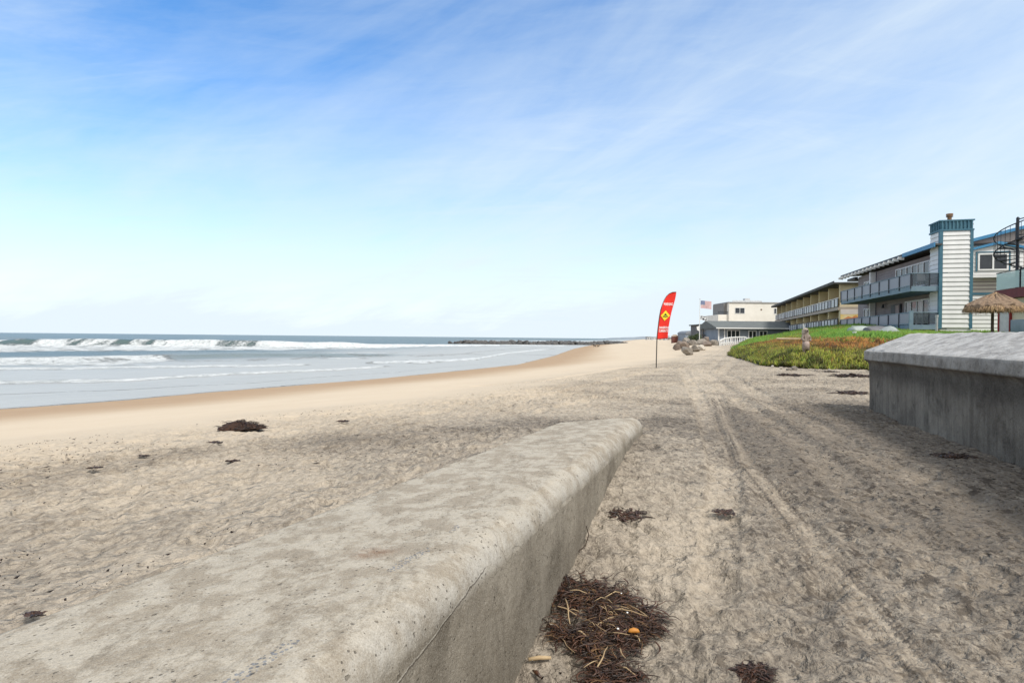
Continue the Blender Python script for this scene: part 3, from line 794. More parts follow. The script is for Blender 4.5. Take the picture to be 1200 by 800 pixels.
def blue_building():
    b = empty('apartment_building', (28.0, 40.0, E + 0.7), ROT,
              'two storey beach apartments with blue grey balconies and a tall white clapboard chimney', 'building')
    # seaward block
    w = MB(); w.box(2.25, 1.46, -0.6, 11, 18.5, 5.7); w.build('wall', MAUVE, b)
    s = MB(); s.clap('y', 1.47, 13.55, 0.0, 5.68, 2.248, 0.24, 0.03); s.clap('y', 13.95, 18.5, 0.0, 5.68, 2.248, 0.24, 0.03)
    s.build('siding', MAUVE, b)
    fin = MB(); fin.clap('x', 1.75, 2.19, 0.0, 5.66, 13.62, 0.30, 0.04); fin.box(1.75, 13.622, 0, 2.19, 13.9, 5.66)
    fo = fin.build('wing_wall', WHITE, b)
    tr = MB(); tr.box(2.192, 13.56, 0, 2.246, 13.93, 5.66); tr.build('corner_trim', pm('violet_dark_trim', (0.03, 0.03, 0.10)), fo)
    # roof with blue fascia, exposed rafter tails further along
    r = MB()
    r.box(1.35, -0.2, 5.98, 1.78, 1.2, 6.10)
    r.add([(1.35, 1.2, 5.98), (11.3, 1.49, 6.4), (11.3, 21, 6.4), (1.35, 21, 5.98), (1.35, 1.2, 6.1), (11.3, 1.49, 6.52), (11.3, 21, 6.52), (1.35, 21, 6.1)],
          [(0, 3, 2, 1), (4, 5, 6, 7), (0, 1, 5, 4), (1, 2, 6, 5), (2, 3, 7, 6), (3, 0, 4, 7)])
    ro = r.build('roof', pm('dark_gravel_roof', (0.09, 0.09, 0.09), (0.06, 0.06, 0.06), 5, 0.9), b)
    fa = MB(); fa.box(1.27, -0.2, 5.86, 1.346, 5.2, 6.16); fa.build('fascia', BLUEFASC, ro)
    fa = MB(); fa.box(1.30, 5.2, 5.95, 1.346, 21, 6.14); fa.build('fascia', DARKMET, ro)
    for i in range(16):
        y = 5.4 + i * 1.03
        t = MB(); t.prism([(1.05, 5.74), (1.5, 5.70), (1.5, 5.96), (1.10, 5.95)], 'y', y, y + 0.16); t.build('rafter', WHITE2 if i % 1 == 0 else DARKMET, ro)
    bm_ = MB(); bm_.box(1.9, 18.5, 5.5, 2.2, 20.9, 5.73); bm_.box(2.2, 20.6, 5.5, 11, 20.9, 5.73); bm_.build('beam', DARKMET, ro)
    # soffit dark
    # windows
    window(b, 'y', 2.19, 2.6, 8.9, 3.5, 5.32, 6, 0.09, out=0.07)
    window(b, 'y', 2.19, 2.6, 6.9, 0.35, 2.50, 4, 0.09, out=0.07)
    window(b, 'y', 2.19, 14.6, 16.6, 3.7, 5.0, 2, 0.08, out=0.06)
    window(b, 'y', 2.19, 14.4, 16.6, 0.4, 2.4, 2, 0.08, out=0.06)
    d = MB(); d.box(2.10, 7.7, 0.35, 2.19, 9.7, 2.4); do = d.build('door', DARKMET, b)
    d = MB(); d.box(2.06, 7.9, 0.42, 2.098, 8.6, 2.3); d.build('door_leaf', pm('pinkish_door', (0.42, 0.33, 0.31)), do)
    lt = MB(); lt.tube([(2.0, 11.2, 2.5), (2.0, 11.2, 2.22)], [0.06, 0.12], 10); lt.box(1.98, 11.16, 2.5, 2.19, 11.24, 2.56); lt.build('wall_lamp', DARKMET, b)
    # balconies
    for lev, (zt, zp, zs) in enumerate(((4.10, 3.20, 2.82), (1.36, 0.50, 0.14))):
        y1 = 16.0
        sl = MB(); sl.box(0.0, 0.0, zs, 2.19, y1, zp - 0.03)
        bo = sl.build('balcony', DECKBLUE, b)
        rl = MB(); rl.box(-0.05, -0.05, zt - 0.05, 0.05, y1, zt); rl.box(0.05, -0.05, zt - 0.05, 2.19, 0.05, zt)
        rl.box(-0.04, 0.04, zp, 0.04, y1, zp + 0.06); rl.build('handrail', DECKBLUE, bo)
        for i in range(9):
            p = MB(); p.box(-0.055, i * 2.0 - 0.05 * (i > 0), zp - 0.2, 0.045, i * 2.0 + 0.07, zt - 0.05); p.build('post', DARKMET, bo)
        for i in range(8):
            p = MB(); p.box(-0.015, i * 2.0 + 0.08, zp + 0.06, 0.015, i * 2 + 1.94, zt - 0.06); p.build('panel', FROST, bo)
        p = MB(); p.box(0.07, -0.015, zp + 0.05, 1.08, 0.015, zt - 0.06); p.build('panel', SMOKE, bo)
        p = MB(); p.box(1.14, -0.015, zp + 0.05, 2.16, 0.015, zt - 0.06); p.build('panel', SMOKE, bo)
        p = MB(); p.box(1.08, -0.03, zp, 1.14, 0.03, zt - 0.05); p.build('post', DARKMET, bo)
    # posts carrying the lower deck and steps at the far end
    st = MB()
    for i in range(5): st.box(0.1, 16.0 + i * 0.32, 0.36 - i * 0.19, 1.4, 16.32 + i * 0.32, 0.42 - i * 0.19)
    so_ = st.build('steps', DECKBLUE, b)
    hr = MB(); hr.tube([(0.05, 16, 1.34), (0.05, 18, 0.35)], 0.035, 6); hr.tube([(0.05, 18, 0.35), (0.05, 18, -0.3)], 0.035, 6); hr.tube([(0.05, 16, 0.8), (0.05, 18, -0.15)], 0.03, 6)
    hr.build('handrail', DARKMET, so_)
    sk = MB(); sk.box(0.25, 0.2, -0.9, 2.2, 16, 0.138); sk.build('skirt', DARKMET, b)
    # outer corner post boxes of the lower deck
    q = MB(); q.box(-0.12, -0.10, 0.1, 0.12, 0.02, 1.45); q.build('corner_post', DECKBLUE, b)
    # chimney
    c = MB(); X0, X1, Y0, Y1 = 1.74, 3.60, 0.0, 1.46
    c.box(X0, Y0, -0.6, X1, Y1, 6.95); c.clap('x', X0 + 0.12, X1 - 0.12, 0.25, 6.93, Y0 - 0.002, 0.325, 0.075); c.clap('y', Y0 + 0.1, Y1, 0.25, 6.93, X0 - 0.002, 0.325, 0.06)
    co = c.build('chimney', WHITE, b)
    t = MB(); t.box(X0 - 0.085, Y0 - 0.085, 0.2, X0 + 0.12, Y0 - 0.003, 6.95); t.box(X0 - 0.085, Y0 - 0.003, 0.2, X0 - 0.003, Y0 + 0.12, 6.95)
    t.box(X1 - 0.12, Y0 - 0.085, 0.2, X1 + 0.06, Y0 - 0.003, 6.95); t.build('corner_trim', BLUETRIM, co)
    t = MB(); t.box(X0 - 0.1, Y0 - 0.1, 6.953, X1 + 0.1, Y1 + 0.1, 7.06); t.box(X0 - 0.04, Y0 - 0.04, 7.062, X1 + 0.04, Y1 + 0.04, 7.62)
    t.box(X0 - 0.12, Y0 - 0.12, 7.622, X1 + 0.12, Y1 + 0.12, 7.71)
    for i in range(9):
        xx = X0 + 0.02 + i * 0.222; t.box(xx, Y0 - 0.10, 7.062, xx + 0.07, Y0 - 0.042, 7.62)
    for i in range(6):
        yy = Y0 + 0.08 + i * 0.25; t.box(X0 - 0.10, yy, 7.062, X0 - 0.042, yy + 0.07, 7.62)
    t.build('chimney_cap', BLUETRIM, co)
    f = MB(); f.tube([(2.55, 0.7, 7.7), (2.55, 0.7, 8.05)], 0.13, 14); f.tube([(2.55, 0.7, 8.05), (2.55, 0.7, 8.10)], 0.21, 14); f.tube([(2.55, 0.7, 8.15), (2.55, 0.7, 8.27)], 0.21, 14); f.tube([(2.55, 0.7, 8.10), (2.55, 0.7, 8.15)], 0.12, 14)
    f.build('flue', BRASS, co)
    # gable wing to the right of the chimney
    g = MB(); g.prism([(3.62, -0.6), (14, -0.6), (14, 7.4), (9.6, 7.8), (3.62, 6.21)], 'y', 1.48, 15)
    go = g.build('gable_wall', pm('pinkish_siding', (0.36, 0.30, 0.27), (0.42, 0.36, 0.33), 1.0, 0.75), b)
    c = MB(); c.clap('x', 3.62, 14, 0.0, 2.62, 1.476, 0.30, 0.05); c.build('siding', WHITE, go)
    c = MB(); c.clap('x', 3.62, 14, 2.78, 6.2, 1.476, 0.26, 0.03); c.build('siding', pm('beige_clapboard', (0.50, 0.46, 0.41), (0.44, 0.40, 0.36), 1.0, 0.7), go)
    c = MB(); c.box(3.62, 1.38, 2.63, 14, 1.474, 2.77); c.build('band_trim', BLUETRIM, go)
    rf = MB(); rf.prism([(3.63, 6.20), (9.6, 7.78), (14.2, 6.6), (14.2, 6.8), (9.6, 8.0), (3.63, 6.42)], 'y', 1.05, 15.2); rf.build('roof', BLUEFASC, b)
    # projecting window bay with its own little gable
    by = MB(); by.prism([(4.14, 3.95), (7.1, 3.95), (7.1, 5.72), (5.6, 6.08), (4.14, 5.72)], 'y', 1.02, 1.42); by.clap('x', 4.16, 7.08, 3.97, 5.70, 1.018, 0.29, 0.045)
    bo = by.build('window_bay', WHITE, b)
    t = MB(); t.prism([(4.0, 5.70), (5.6, 6.10), (7.3, 5.70), (7.3, 5.86), (5.6, 6.28), (4.0, 5.86)], 'y', 0.82, 1.43); t.build('gable_trim', BLUEFASC, bo)
    t = MB(); t.box(4.0, 0.90, 3.80, 7.2, 1.44, 3.945); t.build('sill_band', WHITE, bo)
    t = MB(); t.box(4.28, 0.93, 4.22, 4.36, 0.97, 5.60); t.box(6.24, 0.93, 4.22, 6.32, 0.97, 5.60); t.box(4.28, 0.93, 5.52, 6.32, 0.969, 5.60); t.build('window_trim', BLUETRIM, bo)
    window(bo, 'x', 0.968, 4.40, 6.20, 4.28, 5.48, 2, 0.10, out=0.06)
    v = MB()
    for xx, zt in ((4.5, 7.75), (4.9, 7.95)):
        v = MB(); v.tube([(xx, 3, 6.4), (xx, 3, zt - 0.12)], 0.09, 10); v.tube([(xx, 3, zt - 0.1), (xx, 3, zt)], 0.13, 10); v.build('roof_vent', BRASS, b)
    return b


blue_building()


# ================================================================== MOTEL
def motel():
    sc = 1 / math.cos(math.atan(0.31)); L = 46.2 * sc
    b = empty('motel_building', (36.65, 63.8, E + 1.45), -math.atan(0.31), 'long two storey ochre motel with rows of partitioned balconies', 'building')
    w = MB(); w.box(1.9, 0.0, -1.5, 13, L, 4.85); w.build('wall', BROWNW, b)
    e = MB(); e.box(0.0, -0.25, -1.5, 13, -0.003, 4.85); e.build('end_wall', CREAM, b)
    mu = MB(); mu.box(0.05, -0.29, 0.40, 2.3, -0.253, 2.05); muo = mu.build('wall_sign', pm('sign_yellow', (0.72, 0.52, 0.16), (0.72, 0.62, 0.42), 0.9, 0.6), b)
    sg = MB()
    # an orange and red painted emblem
    sg.prism([(0.35, 0.95), (0.8, 1.25), (1.2, 1.15), (1.55, 1.4), (1.95, 1.05), (1.5, 0.85), (1.2, 0.62), (0.9, 0.9)], 'y', -0.30, -0.293)
    sg.build('painted_emblem', pm('sign_orange', (0.55, 0.13, 0.05), (0.62, 0.3, 0.1), 5, 0.6), muo)
    sg = MB(); sg.box(0.05, -0.30, 1.5, 2.3, -0.293, 2.05); sg.build('sign_header', pm('sign_pale', (0.66, 0.60, 0.56), (0.60, 0.55, 0.52), 3, 0.6), muo)
    r = MB(); r.box(-0.75, -0.9, 4.853, 13.4, L + 0.8, 5.02); r.box(-0.8, -0.95, 4.86, -0.752, L + 0.8, 5.16); r.build('roof', ROOFD, b)
    for k in range(10):
        y = k * 5.0 * sc - 0.0
        f = MB(); f.box(0.0, y, -0.2, 1.898, y + 0.28, 4.85); f.build('partition', OCHRE, b)
    for lev, zb in enumerate((0.02, 2.30)):
        if lev: s = MB(); s.box(-0.22, -0.26, zb - 0.34, 1.897, L, zb); s.build('walkway_slab', pm('pinkish_slab', (0.40, 0.34, 0.28), (0.34, 0.29, 0.24)), b)
        rl = MB(); rl.box(-0.2, -0.2, zb + 0.98, -0.12, L, zb + 1.05); ro = rl.build('railing', WHITE2 if lev else DARKMET, b)
        n = 30
        for i in range(n):
            y = i * L / n
            q = MB(); q.box(-0.19, y, zb, -0.13, y + 0.10, zb + 0.98); q.build('post', DARKMET, ro)
            if i < n:
                q = MB(); q.box(-0.175, y + 0.16, zb + 0.10, -0.145, y + L / n - 0.25, zb + 0.93)
                q.build('panel', WHITEPAN if (i * 7 + lev) % 5 else FROST, ro)
    for k in range(9):
        for lev, zb in enumerate((0.05, 2.32)):
            y = k * 5.0 * sc
            window(b, 'y', 1.897, y + 1.0, y + 3.4, zb, zb + 2.05, 2, 0.08, frame=(OCHRE if k % 2 else WHITE2), out=0.05)
    return b


motel()


# ================================================================== FAR HOUSES
def stucco_block():
    b = empty('stucco_building', (47.3, 125, E - 0.4), 0, 'beige three storey flat roofed building rising behind the grey beach house', 'building')
    w = MB(); w.box(0.25, 0, -2, 13.5, 9, 8.45); w.build('wall', BEIGE, b)
    s = MB(); s.box(-0.45, 1.2, 5.2, 0.248, 8, 8.4); s.build('side_wall', pm('shaded_grey_stucco', (0.24, 0.23, 0.22)), b)
    s = MB(); s.box(-1.95, 0.4, -2, 0.247, 9, 5.9); so = s.build('lower_wing', BEIGE, b)
    s = MB()
    for i in range(8): s.box(-1.9 + i * 0.28, 0.42, 5.91, -1.85 + i * 0.28, 0.46, 6.5)
    s.box(-1.95, 0.4, 6.5, 0.2, 0.47, 6.58); s.build('roof_rail', DARKMET, so)
    r = MB(); r.box(0.05, -0.15, 8.453, 13.7, 9.2, 8.68); r.build('roof_edge', pm('grey_edge', (0.35, 0.34, 0.33)), b)
    r = MB(); r.box(1.6, 1.5, 8.7, 7.6, 1.56, 9.15); r.build('roof_screen', pm('pale_screen', (0.6, 0.62, 0.63)), b)
    r = MB(); r.box(5.0, 3, 8.683, 6.1, 4.2, 9.7); r.build('roof_box', pm('pale_screen2', (0.62, 0.62, 0.62)), b)
    r = MB(); r.box(7.8, 3, 8.683, 8.8, 3.6, 9.15); r.build('roof_box', pm('pale_screen3', (0.5, 0.5, 0.5)), b)
    window(b, 'x', -0.003, 1.55, 3.75, 6.1, 7.45, 2, 0.09)
    window(b, 'x', -0.003, 10.1, 11.2, 6.1, 7.4, 2, 0.09)
    window(b, 'x', -0.003, 1.55, 3.75, 3.4, 4.5, 2, 0.09)
    window(b, 'x', 0.397, -1.3, 0.15, 3.3, 4.6, 1, 0.09)
    v = MB(); v.box(7.2, -0.05, 6.9, 7.5, 0.0, 7.2); v.build('vent', pm('brown_vent', (0.2, 0.14, 0.1)), b)


stucco_block()


def grey_house():
    b = empty('beach_house', (34.0, 95, E - 0.75), 0, 'low blue grey beach house with a long grey shingle roof and white windows', 'house')
    w = MB(); w.box(0.35, 0, -1.0, 16, 9, 2.75); w.clap('x', 0.35, 16, 0, 2.74, -0.002, 0.22, 0.03); w.build('wall', GREYBLUE, b)
    r = MB()
    r.add([(-0.2, -0.8, 2.72), (16.3, -0.8, 2.72), (16.3, 4.5, 4.0), (-0.2, 4.5, 4.0), (16.3, 9.6, 2.72), (-0.2, 9.6, 2.72),
           (-0.2, -0.8, 2.60), (16.3, -0.8, 2.60), (16.3, 9.6, 2.60), (-0.2, 9.6, 2.60)],
          [(0, 1, 2, 3), (3, 2, 4, 5), (0, 3, 5), (1, 4, 2), (6, 7, 1, 0), (7, 8, 4, 1), (8, 9, 5, 4), (9, 6, 0, 5), (6, 9, 8, 7)])
    ro = r.build('roof', ROOFG, b)
    g = MB(); g.box(-0.24, -0.92, 2.56, 16.3, -0.803, 2.74); g.build('gutter', WHITE2, ro)
    window(b, 'x', -0.033, 1.85, 4.0, 0.15, 2.35, 3, 0.10, label='wide white framed sliding door')
    window(b, 'x', -0.033, 5.4, 6.8, 1.0, 2.3, 2, 0.14)
    window(b, 'x', -0.033, 7.2, 8.6, 1.0, 2.3, 2, 0.14)
    p = MB(); p.box(0.35, -0.13, 0, 0.55, -0.04, 2.6); p.box(1.35, -0.13, 0, 1.5, -0.04, 2.6); p.build('porch_post', WHITE2, b)


grey_house()


def shingle_house():
    b = empty('shingle_house', (33.4, 102, E - 0.9), 0, 'small dark grey flat topped house with balcony posts above the boulders', 'house')
    w = MB(); w.box(0.8, 0, -1.5, 7, 7, 3.45); w.build('wall', SHINGLE, b)
    r = MB(); r.box(0.5, -0.9, 3.453, 7.2, 7.2, 3.65); r.build('roof', ROOFD, b)
    d = MB(); d.box(0.3, -1.0, 1.55, 5.0, -0.003, 1.75); d.build('balcony', SHINGLE, b)
    d = MB(); d.box(0.3, -1.0, 2.4, 5.0, -0.93, 2.5)
    for i in range(12): d.box(0.35 + i * 0.38, -0.98, 1.75, 0.4 + i * 0.38, -0.94, 2.4)
    d.build('railing', WOODG, b)
    for x in (0.35, 1.5, 2.6):
        p = MB(); p.box(x, -0.98, -1.4, x + 0.16, -0.82, 1.548); p.build('post', WOODG, b)
    window(b, 'x', -0.003, 1.1, 1.9, 2.0, 3.1, 1, 0.08, frame=WOODG); window(b, 'x', -0.003, 2.3, 3.3, 2.0, 3.1, 1, 0.08, frame=WOODG)
    window(b, 'x', -0.003, 1.1, 2.0, 0.1, 1.2, 1, 0.08)


shingle_house()


def far_grey_house():
    b = empty('round_roofed_house', (39.6, 130, E - 1.0), 0, 'small blue grey house with a rounded roof farthest along behind the boulders', 'house')
    w = MB(); w.box(0, 0, -1, 2.6, 6, 2.2); w.build('wall', GREYBLUE, b)
    pts = [(-0.1, 2.203), (2.7, 2.203)] + [(1.3 + 1.4 * math.cos(a), 2.203 + 0.75 * math.sin(a)) for a in np.linspace(0.15, math.pi - 0.15, 10)]
    r = MB(); r.prism(pts, 'y', -0.2, 6.2); r.build('roof', pm('blue_grey_roof', (0.22, 0.24, 0.27)), b)
    window(b, 'x', -0.003, 0.7, 1.9, 0.5, 1.6, 1, 0.1)
    b = empty('brown_hut', (38.6, 136, E - 1.0), 0, 'tiny brown roofed hut left of the rounded roof house', 'hut')
    w = MB(); w.box(0, 0, -1, 1.1, 2, 1.6); w.build('wall', BRICKR, b)
    r = MB(); r.prism([(-0.15, 1.603), (1.25, 1.603), (0.55, 2.1)], 'y', -0.2, 2.2); r.build('roof', BROWNW, b)


far_grey_house()

# distant town along the far beach
for i, (px0, px1, yt, d, lab, colr) in enumerate((
        (758.5, 763.5, 394.6, 640, 'pale grey distant block left of the flag pole on the horizon', (0.46, 0.47, 0.48)),
        (765, 769.5, 395.2, 690, 'low white distant block directly behind the flag pole', (0.60, 0.60, 0.60)),
        (774.5, 779, 395.0, 660, 'distant tan apartment block just right of the flag', (0.50, 0.44, 0.38)),
        (779.6, 784.4, 394.0, 600, 'tallest of the distant blocks, grey, between the flag and the boulders', (0.42, 0.43, 0.45)),
        (785, 791, 396.0, 560, 'widest distant block, brownish, next to the boulders', (0.42, 0.34, 0.28)))):
    a = P(px0, 400, d); c = P(px1, 400, d); top = P((px0 + px1) / 2, yt, d).z
    b = empty('distant_building', (a.x, d, 1.2), 0, lab, 'building', 'distant buildings on the horizon')
    wd = c.x - a.x; h = top - 1.2
    w = MB(); w.box(0, 0, -2, wd, 9, h); w.build('wall', pm('distant_wall_%s' % 'abcde'[i], colr, tuple(k * 0.9 for k in colr), 0.3), b)
    r = MB(); r.box(-0.2, -0.2, h + 0.01, wd + 0.2, 9.2, h + 0.3); r.build('roof', ROOFD, b)
    for k in range(2):
        for z in np.arange(0.8, h - 1.2, 2.6):
            window(b, 'x', -0.01, 0.5 + k * wd / 2, wd / 2 - 0.3 + k * wd / 2, z, z + 1.3, 1, 0.1)
# far headland
xs = np.linspace(500, 1100, 60); V = []; F = []
for i, x in enumerate(xs):
    hgt = 14 * math.sin(math.pi * i / 59) ** 0.6 * (0.8 + 0.25 * float(fbm(x * 0.02, 0.3, 3, 5)))
    V += [(x, 3000, -2), (x, 3060, 2 + hgt), (x, 3200, -2)]
F = [(i * 3 + k, (i + 1) * 3 + k, (i + 1) * 3 + k + 1, i * 3 + k + 1) for i in range(59) for k in (0, 1)]
mb = MB(); mb.add(V, F); o = mb.build('hills', pm('far_headland', (0.24, 0.27, 0.30), (0.20, 0.23, 0.26), 0.01)); tag(o, kind='structure')


# ================================================================== RED TRIMMED HOUSE, SPIRAL STAIR
def red_house():
    b = empty('red_trimmed_house', (27.95, 33.0, E), ROT, 'cream house with dark red deck edge and green glass balustrade at the right edge', 'house')
    w = MB(); w.box(0.25, -14, -0.4, 9, -0.1, 2.44); w.build('wall', CREAM, b)
    f = MB(); f.box(-0.02, -14, 2.46, 0.0, 0.0, 2.96); f.box(0.0, -14, 2.46, 9, 0.02, 2.92)
    do = f.build('deck', REDP, b)
    for i in range(6):
        y = -2.33 * i
        g = MB(); g.box(0.04, y - 2.25, 3.0, 0.06, y - 0.06, 3.92); g.build('glass_panel', PALEGL, do)
        g = MB(); g.box(0.02, y - 2.31, 2.93, 0.08, y - 2.26, 3.96); g.build('post', DARKMET, do)
    g = MB(); g.box(0.1, -0.05, 3.0, 3.4, -0.03, 3.92); g.build('glass_panel', PALEGL, do)
    g = MB(); g.tube([(0.05, -14, 3.96), (0.05, -0.03, 3.96)], 0.025, 6); g.tube([(0.05, -0.03, 3.96), (3.4, -0.03, 3.96)], 0.025, 6); g.build('handrail', DARKMET, do)
    # ground floor: pale door panel with red posts, then large blue grey glazing
    p = MB(); p.box(0.14, -0.14, -0.4, 0.24, -0.02, 2.44); p.box(0.14, -1.22, -0.4, 0.24, -1.12, 2.44); p.build('red_post', REDW, b)
    p = MB(); p.box(0.18, -1.118, -0.3, 0.246, -0.142, 2.43); p.build('door', pm('pale_panel', (0.66, 0.62, 0.56)), b)
    p = MB(); p.box(0.16, -13.5, -0.3, 0.246, -1.25, 1.25); p.build('glazing', pm('blue_grey_glazing', (0.13, 0.18, 0.21), (0.20, 0.25, 0.28), 1, 0.2), b)
    # upper storey with its own balcony
    u = MB(); u.box(1.35, -14, 2.962, 9, -1.7, 5.6); u.build('upper_wall', REDW, b)
    s = MB(); s.box(0.75, -14, 5.62, 9, -1.3, 5.86); so = s.build('upper_deck', pm('grey_deck_edge', (0.30, 0.32, 0.33)), b)
    g = MB(); g.box(0.80, -13.9, 5.87, 0.83, -1.34, 6.85); g.build('glass_panel', pm('grey_balustrade', (0.42, 0.43, 0.43), (0.36, 0.37, 0.37), 1, 0.4), so)
    g = MB(); g.box(0.76, -1.38, 5.87, 0.86, -1.30, 6.95); g.build('post', BLUETRIM, so)
    # spiral stair
    st = empty('spiral_stair', (28.55, 32.25, E + 2.97), ROT, 'black metal spiral staircase rising from the glass fronted deck', 'staircase')
    H = 2.9; n = 15; rad = 1.02
    p = MB(); p.tube([(0, 0, 0), (0, 0, 4.05)], 0.075, 12); p.tube([(0, 0, 4.05), (0, 0, 4.13)], [0.09, 0.02], 12); p.build('centre_pole', DARKMET, st)
    a0 = math.radians(-110); tot = math.radians(400)
    for i in range(n):
        a = a0 + tot * i / n; da = tot / n * 0.92; z = 0.18 + H * i / n
        v = [(0.06 * math.cos(a), 0.06 * math.sin(a))] + [(rad * math.cos(a + da * t), rad * math.sin(a + da * t)) for t in (0, 0.5, 1)]
        t = MB(); t.prism(v, 'z', z, z + 0.05); t.build('tread', DARKMET, st)
    hr = MB(); pts = [((rad + 0.01) * math.cos(a0 + tot * t), (rad + 0.01) * math.sin(a0 + tot * t), 1.08 + H * t) for t in np.linspace(0, 1, 60)]
    hr.tube(pts, 0.03, 6); pts = [(rad * math.cos(a0 + tot * t), rad * math.sin(a0 + tot * t), 0.15 + H * t) for t in np.linspace(0, 1, 60)]; hr.tube(pts, 0.035, 6)
    hr.build('handrail', DARKMET, st)
    for k in range(32):
        t = k / 31; a = a0 + tot * t; x, y = rad * math.cos(a), rad * math.sin(a)
        q = MB(); q.tube([(x, y, 0.15 + H * t), (x, y, 1.08 + H * t)], 0.013, 5); q.build('baluster', DARKMET, st)
    # landing guard rail up to the upper deck
    g = MB(); g.tube([(0, 0, 3.98), (1.6, -1.0, 4.35), (3.4, -1.4, 4.8)], 0.03, 6); g.tube([(0, 0, 3.1), (1.4, -0.9, 3.15)], 0.03, 6); g.build('landing_rail', DARKMET, st)


red_house()


# ================================================================== PALAPA
def palapa():
    c = P(1166, 388, 25); z0 = gz(c.x, c.y)
    b = empty('palapa_umbrella', (c.x, c.y, z0), 0, 'thatched straw palapa umbrella on a single post behind the tall concrete wall', 'umbrella')
    top = E + 2.17 - z0; ev = E + 1.42 - z0; rad = 1.16
    p = MB(); p.tube([(-0.12, 0, -0.2), (-0.12, 0, top - 0.2)], 0.055, 10)
    p.build('post', pm('dark_post', (0.10, 0.075, 0.05), (0.06, 0.045, 0.03), 6), b)
    cone = MB(); n = 48; rings = [(0.05, top), (0.3, top - 0.13), (0.7, top - 0.34), (1.05, top - 0.56), (rad * 0.93, ev), (rad * 0.85, ev - 0.07), (0.5, top - 0.45), (0.04, top - 0.2)]
    vs = []
    for k, (r, z) in enumerate(rings):
        for j in range(n):
            a = 2 * math.pi * j / n; q = 1 + 0.04 * math.sin(5 * a + k) + (0.09 if k in (4, 5) else 0.04) * random.uniform(-1, 1)
            vs.append((r * q * math.cos(a), r * q * math.sin(a), z + random.uniform(-0.045, 0.045) * (1 if 0 < k < 6 else 0.2)))
    fs = [(k * n + j, k * n + (j + 1) % n, (k + 1) * n + (j + 1) % n, (k + 1) * n + j) for k in range(len(rings) - 1) for j in range(n)]
    cone.add(vs, fs); cone.add([(0, 0, top + 0.02)] + vs[:n], [(0, 1 + j, 1 + (j + 1) % n) for j in range(n)])
    th = pm('thatch', (0.30, 0.215, 0.145), (0.15, 0.10, 0.068), 9, 0.95, 0.02, 22, attr=False, stretch=(1, 1, 2))
    co = cone.build('thatch_roof', th, b)
    # straw strands lying down the slope and fringing the edge
    V = []; F = []; T = []
    for i in range(5200):
        a = random.uniform(0, 2 * math.pi); t0 = random.uniform(0, 0.93) ** 0.7; ln = random.uniform(0.12, 0.26)
        if i % 3 == 0: t0 = random.uniform(0.86, 0.97)
        r0 = 0.05 + t0 * (rad - 0.05); r1 = min(r0 + ln, rad * random.uniform(0.97, 1.06)); a1 = a + random.uniform(-0.07, 0.07) / max(r0, .2)
        zf = lambda r: top + 0.03 - (top - ev) * (r / rad) ** 0.95 + random.uniform(-0.02, 0.05)
        za, zb = zf(r0), zf(r1)
        if t0 > 0.8: zb -= random.uniform(0.02, 0.26)
        w = random.uniform(0.006, 0.014); px, py = -math.sin(a) * w, math.cos(a) * w
        k = len(V)
        V += [(r0 * math.cos(a) - px, r0 * math.sin(a) - py, za), (r0 * math.cos(a) + px, r0 * math.sin(a) + py, za), (r1 * math.cos(a1), r1 * math.sin(a1), zb)]
        F.append((k, k + 1, k + 2)); c_ = random.choice([0.35, 0.6, 0.9, 1.2, 1.7, 2.0]); T += [(c_, c_ * random.uniform(0.9, 1.0), c_ * random.uniform(0.75, 0.95))] * 3
    m = pm('straw', (0.36, 0.26, 0.17), (0.26, 0.18, 0.11), 9, 0.9, attr=True)
    np_mesh('straw_fringe', np.array(V), np.array(F), m, smooth=False, parent=co, attrs={'tint': np.array(T)})


palapa()
